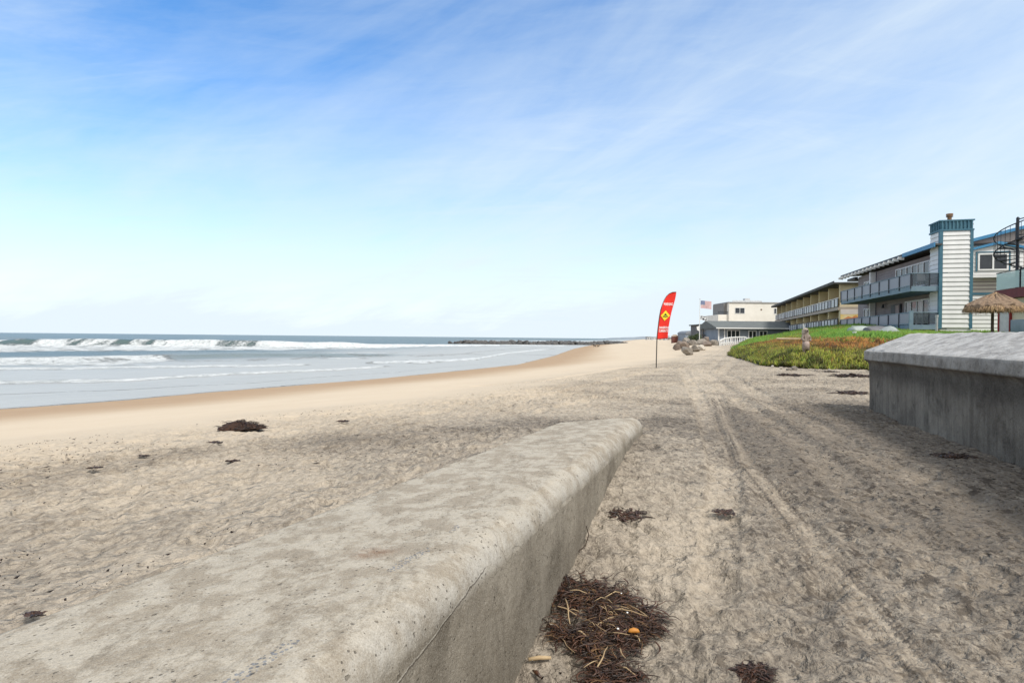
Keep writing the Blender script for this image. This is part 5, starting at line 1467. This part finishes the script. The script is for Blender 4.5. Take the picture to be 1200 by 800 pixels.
def tarp():
    c = P(1046, 391.5, 34); z = gz(c.x, c.y); V = []; n = 16
    for i in range(n):
        for j in range(n):
            u, v = i / (n - 1) * 2 - 1, j / (n - 1) * 2 - 1
            hh = 0.55 * max(0, 1 - abs(u + 0.25) * 0.9) * max(0.0, 1 - v * v) ** 0.5 + 0.09 * float(fbm(u * 3, v * 3, 3, 77))
            V.append((u * 0.75, v * 0.5, max(0, hh)))
    m = MB(); m.add(V, [(i * n + j, (i + 1) * n + j, (i + 1) * n + j + 1, i * n + j + 1) for i in range(n - 1) for j in range(n - 1)])
    o = m.build('tarpaulin', pm('grey_tarp', (0.34, 0.38, 0.37), (0.24, 0.27, 0.27), 3, 0.6), smooth=True, loc=(c.x, c.y, c.z - 0.02)); s = o.modifiers.new('s', 'SOLIDIFY'); s.thickness = 0.012
    tag(o, 'crumpled grey green tarpaulin lying right of the dark dinghy', 'tarpaulin')


tarp()
c = P(1001, 394.5, 30); z = gz(c.x, c.y); s = c.y / FPX
b = empty('bucket', (c.x, c.y, max(z, c.z - 0.05)), 0, 'white plastic bucket on the grass near the pale dinghy', 'bucket')
m = MB(); m.tube([(0, 0, 0), (0, 0, 6 * s)], [1.9 * s, 2.4 * s], 16); m.build('pail', WHITE2, b)
m = MB(); m.tube([(0, 0, 6 * s), (0, 0, 6.5 * s)], [2.6 * s, 2.6 * s], 16); m.build('rim', WHITE2, b)
# white pipe beside the chimney
c = P(1097.5, 393, 36); m = MB(); m.tube([(0, 0, -0.6), (0, 0, 1.15)], 0.07, 8); m.tube([(0, 0, 1.15), (0, 0, 1.3)], 0.09, 8)
o = m.build('vent_pipe', pm('greyish_pipe', (0.5, 0.5, 0.5)), loc=c); tag(o, 'upright white pipe standing just left of the white chimney', 'pipe')
# deck chairs and a grill on the balconies
def deck_chair(loc, rz, label):
    b = empty('deck_chair', loc, rz, label, 'chair', 'chairs on the apartment balconies')
    m = MB(); m.box(-0.25, -0.25, 0.40, 0.25, 0.25, 0.44); m.build('seat', WHITE2, b)
    m = MB(); m.add([(-0.25, 0.25, 0.44), (0.25, 0.25, 0.44), (0.25, 0.36, 0.98), (-0.25, 0.36, 0.98), (-0.25, 0.29, 0.44), (0.25, 0.29, 0.44), (0.25, 0.40, 0.98), (-0.25, 0.40, 0.98)],
                    [(0, 1, 2, 3), (4, 7, 6, 5), (0, 4, 5, 1), (3, 2, 6, 7), (0, 3, 7, 4), (1, 5, 6, 2)]); m.build('backrest', WHITE2, b)
    for x in (-0.23, 0.23):
        for y in (-0.23, 0.23): m = MB(); m.tube([(x, y, 0), (x, y, 0.4)], 0.02, 6); m.build('leg', WHITE2, b)
def loc_b(v, u, z):
    q = Matrix.Rotation(ROT, 3, 'Z') @ Vector((v, u, 0)); return (28 + q.x, 40 + q.y, E + 0.7 + z)
deck_chair(loc_b(1.1, 1.0, 3.18), ROT, 'white chair behind the smoked end panel of the upper balcony')
deck_chair(loc_b(1.1, 4.6, 0.48), ROT + 1.5, 'white chair on the lower deck in front of the dark doorway')


# ================================================================== KELP AND DEBRIS
KELP = pm('brown_kelp', (0.050, 0.022, 0.011), (0.012, 0.007, 0.005), 24, 0.42, 0.003, 40, spec=0.5)
KELPR = pm('red_brown_kelp', (0.105, 0.042, 0.019), (0.026, 0.013, 0.008), 26, 0.45, 0.003, 40, spec=0.5)
STICK = pm('bleached_stick', (0.46, 0.345, 0.20), (0.30, 0.21, 0.12), 9, 0.75, 0.001, 60)
STICK2 = pm('brown_stick', (0.20, 0.115, 0.055), (0.12, 0.07, 0.035), 9, 0.75, 0.001, 60)


def strand_set(n, rx, ry, hmax, ln, rad, g, flat=False, lobes=None, sampler=None):
    """curved tubes / ribbons in a low heap"""
    V = []; F = []; k0 = 0
    for i in range(n):
        while True:
            u, v = g.uniform(-1, 1), g.uniform(-1, 1)
            if u * u + v * v < 1 and (lobes is None or lobes(u, v)): break
        h = hmax * max(0.0, 1 - (u * u + v * v)) ** 0.8 * g.uniform(0.0, 1.0)
        x, y = u * rx, v * ry
        if sampler: x, y = sampler(g); h = hmax * g.random() ** 1.5
        a = g.uniform(0, 6.28) if g.random() < 0.3 else g.gauss(-0.3, 0.5) + (math.pi if g.random() < 0.5 else 0); L_ = ln * g.uniform(0.4, 1.3); m = 7; r = rad * g.uniform(0.5, 1.6)
        cx, cy, cz = x, y, h; cur = g.gauss(0, 0.32); pit = g.uniform(-0.25, 0.35)
        pts = []
        for j in range(m):
            pts.append((cx, cy, max(0.004, cz))); a += cur + g.gauss(0, 0.22); cx += math.cos(a) * L_ / m; cy += math.sin(a) * L_ / m; cz += pit * L_ / m - (0.02 * j * L_ / m); pit -= 0.08
        ns = 4
        for j, p in enumerate(pts):
            t = Vector(pts[min(j + 1, m - 1)]) - Vector(pts[max(j - 1, 0)]); t.normalize(); s_ = t.cross(Vector((0, 0, 1)))
            if s_.length < 0.1: s_ = Vector((1, 0, 0))
            s_.normalize(); up = s_.cross(t); rr = r * (1 if j < m - 2 else 0.55)
            wd = rr * (2.8 if flat else 1.0)
            for q in range(ns):
                w = 2 * math.pi * q / ns; o = s_ * math.cos(w) * wd + up * math.sin(w) * rr * (0.35 if flat else 1); V.append((p[0] + o.x, p[1] + o.y, p[2] + o.z))
        F += [(k0 + j * ns + q, k0 + j * ns + (q + 1) % ns, k0 + (j + 1) * ns + (q + 1) % ns, k0 + (j + 1) * ns + q) for j in range(m - 1) for q in range(ns)]
        k0 += m * ns
    return np.array(V), np.array(F)


def on_ground(V, loc):
    return np.stack([V[:, 0], V[:, 1], V[:, 2] + hf(V[:, 0] + loc.x, V[:, 1] + loc.y) - loc.z + 0.004], 1)


def heap(px, py, wpx, hpx, n, hmax, ln, rad, seed, label, name='kelp_heap', rz=0.0, lobes=None, poly=None, extra=True, group=None):
    c = G(px, py); g = random.Random(seed); s = c.y / FPX; rx = wpx / 2 * s
    slope = max(0.05, (E - c.z) / c.y); ry = hpx / 2 * s / slope
    if n < 400: ry = min(ry, rx * 0.55); ln = min(ln, rx * 0.9); n = int(n * 0.45); hmax = min(hmax, rx * 0.12)
    b = empty(name, c, 0, label, 'seaweed', group)
    samp = None
    if poly:
        def inside(qx, qy):
            r_ = False
            for (ax, ay), (bx, by) in zip(poly, poly[1:] + poly[:1]):
                if (ay > qy) != (by > qy) and qx < (bx - ax) * (qy - ay) / (by - ay) + ax: r_ = not r_
            return r_

        def samp(gg):
            while True:
                qx, qy = gg.uniform(640, 785), gg.uniform(685, 812)
                w_ = 1.0 if inside(qx, qy) else (0.10 if any(inside(qx + ox, qy + oy) for ox in (-9, 9) for oy in (-7, 7)) else 0)
                if gg.random() < w_ * float(sm(float(fbm(qx * 0.055, qy * 0.055, 3, 12)), -0.55, 0.15)): break
            dd = (E - c.z) * FPX / (qy - 396.5); return ((qx - 600) / FPX * dd - c.x, dd - c.y)
    V, F = strand_set(n, rx, ry, hmax, ln, rad, g, False, lobes, samp); tag(np_mesh('stems', on_ground(V, c), F, KELP, parent=b), kind='stuff')
    V, F = strand_set(n, rx * 0.95, ry * 0.95, hmax * 0.95, ln * 0.8, rad * 0.75, g, True, lobes, samp); tag(np_mesh('fronds', on_ground(V, c), F, KELPR, parent=b), kind='stuff')
    if n > 1000:
        V, F = strand_set(n // 4, rx * 1.0, ry * 1.0, hmax * 1.1, ln * 0.75, rad * 0.75, g, False, lobes, samp); tag(np_mesh('straw', on_ground(V, c), F, STICK2, parent=b), kind='stuff')

    return c, rx, ry, b


c, rx, ry, kb = heap(706, 738, 124, 112, 1250, 0.032, 0.13, 0.0021, 3, 'largest heap of brown kelp and straw, beside the low wall in the foreground', poly=[(650, 702), (664, 691), (700, 697), (735, 706), (766, 727), (777, 741), (760, 752), (735, 762), (748, 788), (738, 806), (700, 806), (696, 785), (700, 766), (674, 752), (650, 742), (660, 722)], lobes=None)
g = random.Random(8)
sticks = [(662, 706, 668, 737, 2.6), (648, 716, 682, 729, 2.2), (697, 739, 722, 727, 3.6), (690, 707, 692, 697, 2.4), (720, 722, 762, 728, 1.8), (735, 712, 775, 738, 1.6), (700, 790, 712, 765, 2.6),
          (690, 770, 712, 764, 1.8), (726, 768, 733, 780, 1.8), (722, 788, 745, 797, 2.4), (668, 700, 690, 702, 1.8), (740, 735, 760, 742, 1.6), (675, 745, 690, 752, 3.4), (708, 705, 730, 699, 1.6), (750, 757, 742, 748, 2.0), (655, 742, 640, 738, 1.6),
          (700, 716, 716, 722, 1.5), (684, 790, 700, 782, 1.6), (712, 748, 738, 752, 1.6), (728, 716, 746, 722, 1.4)]
for _ in range(26):
    sx, sy = g.gauss(706, 26), g.gauss(737, 24); sa = g.gauss(0.3, 0.5); sl_ = g.uniform(8, 26)
    if 650 < sx < 755 and 698 < sy < 780: sticks.append((sx, sy, sx + sl_ * math.cos(sa), sy + sl_ * math.sin(sa) * 0.8, g.uniform(1.0, 2.0)))
for i, (x0, y0, x1, y1, w) in enumerate(sticks):
    a = G(x0, y0); e = G(x1, y1); s = a.y / FPX; up = 0.022 + 0.018 * g.random()
    md = (a + e) / 2; m = MB(); r = w * 0.34 * s
    pts = [a + Vector((0, 0, up * g.uniform(0.5, 1.1))) - a, Vector((md.x - a.x + g.gauss(0, .006), md.y - a.y + g.gauss(0, .006), md.z - a.z + up * 1.15)), e - a + Vector((0, 0, up * g.uniform(0.4, 1.0)))]
    m.tube([pts[0], pts[0].lerp(pts[1], 0.5) + Vector((0.003, 0.004, 0)), pts[1], pts[1].lerp(pts[2], 0.55) + Vector((-0.004, 0.002, 0)), pts[2]], [r, r * 1.1, r, r * 0.9, r * 0.55], 7)
    o = m.build('stick', STICK if i % 4 != 3 else STICK2, smooth=True, loc=a)
    tag(o, 'thin dry stick tangled in the foreground kelp heap', 'stick', 'sticks lying on the foreground kelp heap')
# orange husk, loose stick at the side
a = G(743, 749); m = MB(); m.tube([(-0.028, 0.0, 0.0), (-0.018, 0.003, 0.004), (0, 0.006, 0.006), (0.018, 0.004, 0.003), (0.026, 0, 0)], [0.003, 0.011, 0.014, 0.011, 0.003], 10)
o = m.build('husk', pm('orange_husk', (0.50, 0.22, 0.04), (0.38, 0.15, 0.03), 20, 0.5), smooth=True, loc=(a.x, a.y, a.z + 0.04)); o.scale = (1.1, 1.1, 1); tag(o, 'orange oval husk on the right of the foreground kelp heap', 'husk')
a = G(632, 776); m = MB(); m.tube([(-0.055, 0, 0.012), (0.0, 0.01, 0.016), (0.06, 0.012, 0.014)], [0.009, 0.011, 0.008], 8); o = m.build('stick', STICK, smooth=True, loc=a); tag(o, 'short thick pale stick alone on the sand by the foot of the low wall', 'stick')
a = G(629, 791); m = MB(); m.tube([(-0.02, 0.03, 0.004), (0, 0, 0.01), (0.018, -0.03, 0.004)], [0.003, 0.012, 0.004], 6); o = m.build('leaf_scrap', KELPR, smooth=True, loc=a); tag(o, 'small red brown leaf below the short thick stick', 'leaf')
for i, (px, py, r_) in enumerate(((735, 726, .006), (724, 746, .007), (728, 703, .005))):
    a = G(px, py); m = MB(); m.tube([(0, 0, 0), (0, 0, r_ * .6), (0, 0, r_ * 1.0)], [r_, r_, r_ * .4], 8); o = m.build('shell', WHITE2, smooth=True, loc=(a.x, a.y, a.z + 0.038)); tag(o, 'tiny white shell fragment on the foreground kelp heap', 'shell', 'shell fragments on the kelp heap')

heap(880, 791, 40, 16, 420, 0.03, 0.07, 0.0020, 5, 'dark kelp clump at the bottom edge of the picture, right of the big heap')
heap(735, 604, 40, 8, 170, 0.03, 0.10, 0.003, 6, 'flat dark kelp patch on the sand right of the low wall')
heap(849, 601, 22, 9, 90, 0.03, 0.08, 0.003, 9, 'thin scattered kelp strands left of the tyre track')
heap(1118, 535, 38, 7, 240, 0.05, 0.12, 0.005, 10, 'dark kelp at the foot of the tall wall, nearest the camera')
heap(1000, 441, 44, 10, 260, 0.08, 0.30, 0.012, 12, 'red brown kelp drift between the ice plant and the tall wall')
heap(998, 461, 34, 4, 120, 0.05, 0.25, 0.009, 13, 'thin dark kelp line just left of the tall wall end')
heap(928, 440, 34, 6, 120, 0.05, 0.30, 0.010, 14, 'dark kelp and debris below the grey stones of the bank')
heap(972, 436, 18, 5, 70, 0.04, 0.25, 0.010, 15, 'small dark seaweed tuft at the bank foot between stones')
heap(402, 494, 14, 2.4, 60, 0.03, 0.10, 0.006, 16, 'tiny dark kelp scrap alone on the smooth beach')
heap(275, 541, 14, 5, 50, 0.04, 0.09, 0.006, 17, 'small black kelp scrap on the trampled sand below the mound')
if 0: heap(262, 539, 12, 3, 40, 0.03, 0.09, 0.005, 22, 'small flat kelp scrap left of the black one below the mound')
heap(168, 535, 11, 3, 40, 0.03, 0.09, 0.005, 18, 'reddish kelp scrap on the smooth beach, left half')
heap(253, 519, 16, 2, 40, 0.02, 0.09, 0.005, 19, 'thin kelp scrap just below the big mound on the beach')
heap(110, 549, 14, 3, 34, 0.03, 0.09, 0.005, 20, 'thin dark seaweed scrap at the upper left of the trampled sand')
heap(40, 722, 20, 5, 60, 0.02, 0.05, 0.003, 21, 'reddish brown leafy scrap touching the left end of the low wall')
if 0: heap(852, 797, 10, 6, 60, 0.02, 0.05, 0.002, 23, 'small dark scrap left of the bottom edge kelp clump')


def kelp_mound():
    c = G(283, 501.5); s = c.y / FPX; V = []; nx, ny = 60, 22; x0, x1 = -25 * s, 29 * s
    for i in range(nx):
        t = i / (nx - 1); x = x0 + (x1 - x0) * t
        h = 8.2 * s * math.sin(min(1, t / 0.33) * math.pi / 2) * (1 if t < 0.33 else max(0, 1 - (t - 0.33) / 0.67) ** 0.9 + 0.10 * (t < 0.8))
        w = 0.16 * (math.sin(math.pi * min(1, max(0, t)) ** 0.8) ** 0.6 + 0.02)
        for j in range(ny):
            v = j / (ny - 1) * 2 - 1
            nn = float(fbm(x * 14, v * 2.5, 4, 44))
            V.append((x, v * w + 0.1 * (t - .5), max(-0.01, h * (1 - v * v) ** 0.7 * (1 + 0.25 * nn) - 0.004)))
    m = MB(); m.add(V, [(i * ny + j, (i + 1) * ny + j, (i + 1) * ny + j + 1, i * ny + j + 1) for i in range(nx - 1) for j in range(ny - 1)])
    o = m.build('kelp_mound', pm('rusty_kelp', (0.055, 0.024, 0.012), (0.018, 0.009, 0.006), 22, 0.75, 0.01, 40), smooth=True, loc=c)
    tag(o, 'rounded mound of rust brown kelp with a trailing tail on the smooth beach', 'seaweed')
    V, F = strand_set(420, 24 * s, 0.16, 8 * s, 0.09, 0.0035, random.Random(4)); V[:, 2] += 0.01; np_mesh('strands', V, F, KELP, parent=o)


kelp_mound()
# dark root curling out of the wall foot
pts = [(687, 616), (690, 626), (686, 640), (678, 650), (670, 660), (665, 664)]
a0 = G(665, 664); L_ = []
for i, (px, py) in enumerate(pts):
    q = P(px, py, a0.y + 0.35 - 0.06 * i); q.z = max(q.z, gz(q.x, q.y) + 0.006); L_.append(q - a0)
m = MB(); m.tube(L_, [0.004] * 5 + [0.003], 6); o = m.build('root', pm('dark_root', (0.07, 0.05, 0.035)), smooth=True, loc=a0); tag(o, 'thin dark root curling away from the side of the low wall', 'root')


def litter():
    """fine wrack crumbs sprinkled over the trampled sand"""
    g = np.random.default_rng(77); n = 7000
    x = g.uniform(-9, 9, n * 3); y = np.exp(g.uniform(math.log(1.6), math.log(20), n * 3))
    z, s, db = hf(x, y, True)
    k = (s > 14.0) & (db < -0.2) & ((x < WL(y) - 1.35) | (x > WL(y) + 0.14) | (y > 7.0)) & (fbm(x * 0.8, y * 0.8, 3, 333) + 0.12 * g.normal(0, 1, len(x)) > 0.16)
    x, y, z = x[k][:n], y[k][:n], z[k][:n]; n = len(x)
    a = g.uniform(0, 6.28, n); l = 0.003 + g.exponential(0.006, n); w = g.uniform(0.0012, 0.0045, n)
    ux, uy = np.cos(a) * l, np.sin(a) * l; vx, vy = -np.sin(a) * w, np.cos(a) * w; zz = z + 0.012
    A = np.stack([x - ux, y - uy, zz], 1); B = np.stack([x + vx, y + vy, zz + w], 1); C = np.stack([x + ux, y + uy, zz + 0.004], 1); D = np.stack([x - vx, y - vy, zz - 0.004], 1)
    V = np.stack([A, B, C, D], 1).reshape(-1, 3); i = np.arange(n)[:, None] * 4
    F = np.concatenate([i + [[0, 1, 2]], i + [[0, 2, 3]], i + [[0, 3, 1]], i + [[1, 3, 2]]], 0)
    o = np_mesh('wrack_crumbs', V, F, KELP, smooth=False); tag(o, 'fine dark crumbs of seaweed sprinkled over the trampled sand', None, None, 'stuff')


litter()


# ================================================================== ANIMALS ON THE FAR BEACH, SHRUB
def dog(px, py, sc_, rz, label):
    c = G(px, py); me = bpy.data.meshes.new('dog')
    J = [(0, 0, .50), (.28, 0, .50), (-.28, 0, .50), (.42, 0, .66), (.54, 0, .72), (.68, 0, .68), (-.42, 0, .60), (-.55, 0, .70),
         (.26, .09, .38), (.27, .09, .2), (.26, .09, .03), (.26, -.09, .38), (.25, -.09, .2), (.29, -.09, .03),
         (-.30, .09, .38), (-.38, .09, .2), (-.34, .09, .03), (-.30, -.09, .38), (-.38, -.09, .2), (-.32, -.09, .03)]
    ED = [(0, 1), (0, 2), (1, 3), (3, 4), (4, 5), (2, 6), (6, 7), (1, 8), (8, 9), (9, 10), (1, 11), (11, 12), (12, 13), (2, 14), (14, 15), (15, 16), (2, 17), (17, 18), (18, 19)]
    RD = [.13, .15, .12, .09, .09, .04, .03, .02] + [.06, .035, .03] * 2 + [.075, .035, .03] * 2
    me.from_pydata([tuple(k * sc_ for k in j) for j in J], ED, []); o = link(bpy.data.objects.new('dog', me)); o.modifiers.new('skin', 'SKIN'); o.modifiers.new('sub', 'SUBSURF').render_levels = 1
    for i, v in enumerate(me.skin_vertices[0].data): v.radius = (RD[i] * sc_, RD[i] * sc_); v.use_root = (i == 0)
    me.materials.append(pm('dark_fur', (0.03, 0.027, 0.025))); o.location = c; o.rotation_euler[2] = rz
    tag(o, label, 'dog')
    for sy in (-1, 1):
        m = MB(); m.prism([(0.50 * sc_, 0.80 * sc_), (0.56 * sc_, 0.80 * sc_), (0.52 * sc_, 0.90 * sc_)], 'y', sy * 0.03 * sc_, sy * 0.07 * sc_); m.build('ear', MATS['dark_fur'], o)


dog(697, 406.8, 0.75, 2.6, 'dark dog on the far wet sand, larger of the two')
dog(701, 406.8, 0.6, 0.4, 'small dark dog just right of the larger one on the far wet sand')


def shrub():
    c = P(815.5, 401, 96); b = empty('shrub', (c.x, c.y, c.z - 0.1), 0, 'dark green shrub between the rounded house and the dark grey house', 'shrub')
    g = np.random.default_rng(9); n = 2600; u = g.normal(0, 1, (n, 3)); u /= np.linalg.norm(u, axis=1)[:, None]; r = g.uniform(0.5, 1, n) ** 0.5
    p = u * r[:, None] * [1.15, 0.8, 0.75] * (1 + 0.25 * np.sin(u[:, :1] * 5)) + [0, 0, 0.7]
    a = g.normal(0, 0.09, (n, 3)); b2 = g.normal(0, 0.09, (n, 3)); V = np.stack([p, p + a, p + b2], 1).reshape(-1, 3); F = np.arange(n * 3).reshape(-1, 3)
    T = np.repeat(np.array([0.06, 0.085, 0.03]) * g.uniform(0.6, 1.5, n)[:, None], 3, 0)
    np_mesh('foliage', V, F, LM, smooth=False, parent=b, attrs={'tint': T})
    m = MB(); m.tube([(0, 0, -0.4), (0.05, 0, 0.5)], [0.07, 0.04], 6); m.tube([(0, 0, 0.1), (-0.3, 0.1, 0.7)], [0.04, 0.02], 6); m.build('stem', WOODG, b)


shrub()

# ================================================================== LIGHT AND SKY
SUN_EL, SUN_AZ = 50, 140       # degrees; azimuth measured from the view direction, clockwise
world = bpy.data.worlds.new("World"); scene.world = world; world.use_nodes = True
wt = world.node_tree; wn_ = N(wt); bg = wt.nodes['Background']
sky = wn_.n('ShaderNodeTexSky', sky_type='NISHITA'); sky.sun_disc = False
sky.sun_elevation = R(SUN_EL); sky.sun_rotation = R(SUN_AZ); sky.altitude = 10; sky.air_density = 1.0; sky.dust_density = 0.4; sky.ozone_density = 2.0
hs = wn_.n('ShaderNodeHueSaturation'); hs.inputs['Hue'].default_value = 0.502; hs.inputs['Saturation'].default_value = 1.3; hs.inputs['Value'].default_value = 1.12; wn_.l(sky.outputs[0], hs.inputs['Color'])
g = wn_.n('ShaderNodeTexCoord').outputs['Generated']
xyz = wn_.n('ShaderNodeSeparateXYZ'); wn_.l(g, xyz.inputs[0])
zp = wn_.math('MAXIMUM', xyz.outputs[2], 0.0)
zz = wn_.math('ADD', zp, 0.16)
cmb = wn_.n('ShaderNodeCombineXYZ')
wn_.l(wn_.math('DIVIDE', xyz.outputs[0], zz), cmb.inputs[0]); wn_.l(wn_.math('DIVIDE', xyz.outputs[1], zz), cmb.inputs[1])
cl = cmb.outputs[0]
azn = wn_.math('ARCTAN2', xyz.outputs[0], xyz.outputs[1]); eln = wn_.math('ARCSINE', xyz.outputs[2])
cb2 = wn_.n('ShaderNodeCombineXYZ'); wn_.l(azn, cb2.inputs[0]); wn_.l(eln, cb2.inputs[1])
w1 = wn_.noise(wn_.scale(wn_.scale(cb2.outputs[0], 1, 1, 1, (0, 0, -0.42)), 1.0, 3.6, 1), 1.25, 7, 0.60, 0.35)
w4 = wn_.noise(wn_.scale(wn_.scale(cb2.outputs[0], 1, 1, 1, (0, 0, -0.12)), 2.2, 15, 1), 1.6, 8, 0.66, 0.6)
w2 = wn_.noise(wn_.scale(cl, 0.8, 3.0, 1, (0, 0, -0.35)), 1.5, 8, 0.62, 0.9)
w3 = wn_.noise(cl, 0.35, 4, 0.5)
wis = wn_.math('MULTIPLY', wn_.ramp(w2, 0.50, 0.76), wn_.ramp(w3, 0.42, 0.60))
veil = wn_.math('ADD', wn_.ramp(w1, 0.36, 0.66), wn_.math('MULTIPLY', wn_.math('SUBTRACT', w4, 0.5), 0.75))
low = wn_.math('POWER', wn_.math('SUBTRACT', 1.0, zp, clamp=True), 3.0)
fac = wn_.math('MULTIPLY', veil, 0.36)
fac = wn_.math('ADD', fac, wn_.math('MULTIPLY', low, 1.0))
fac = wn_.math('ADD', fac, wn_.math('MULTIPLY', wn_.math('MULTIPLY', xyz.outputs[0], wn_.math('SUBTRACT', 1.0, low)), 0.55))
hi = wn_.ramp(xyz.outputs[2], 0.50, 0.85)
bk = wn_.ramp(wn_.math('MULTIPLY', xyz.outputs[1], -1.0), 0.0, 0.5)
cover = wn_.math('MAXIMUM', hi, bk)
fac = wn_.math('ADD', fac, -0.02)
fac = wn_.math('MAXIMUM', fac, wn_.math('MULTIPLY', cover, 0.9), clamp=True)
skc = wn_.mix(fac, hs.outputs[0], (3.85, 4.35, 4.70, 1))
skc = wn_.mix(wn_.math('MULTIPLY', cover, 0.9), skc, (4.9, 5.0, 5.05, 1))
skc = wn_.mix(wn_.math('MULTIPLY', wis, 0.75), skc, (3.6, 4.2, 4.7, 1))
wn_.l(skc, bg.inputs['Color']); bg.inputs['Strength'].default_value = 0.11
sl = bpy.data.lights.new('sun', 'SUN'); sl.energy = 1.9; sl.angle = R(12); sl.color = (1.0, 0.95, 0.88)
so = bpy.data.objects.new('sun', sl); COL.objects.link(so)
az = R(SUN_AZ); el = R(SUN_EL)
dv = Vector((math.sin(az) * math.cos(el), math.cos(az) * math.cos(el), math.sin(el)))
so.rotation_euler = dv.to_track_quat('Z', 'Y').to_euler()
so.location = (0, -5, 30)
vs = scene.view_settings; vs.view_transform = 'Standard'; vs.look = 'None'; vs.exposure = 0.97; vs.gamma = 1; vs.use_curve_mapping = False
scene.cycles.max_bounces = 6
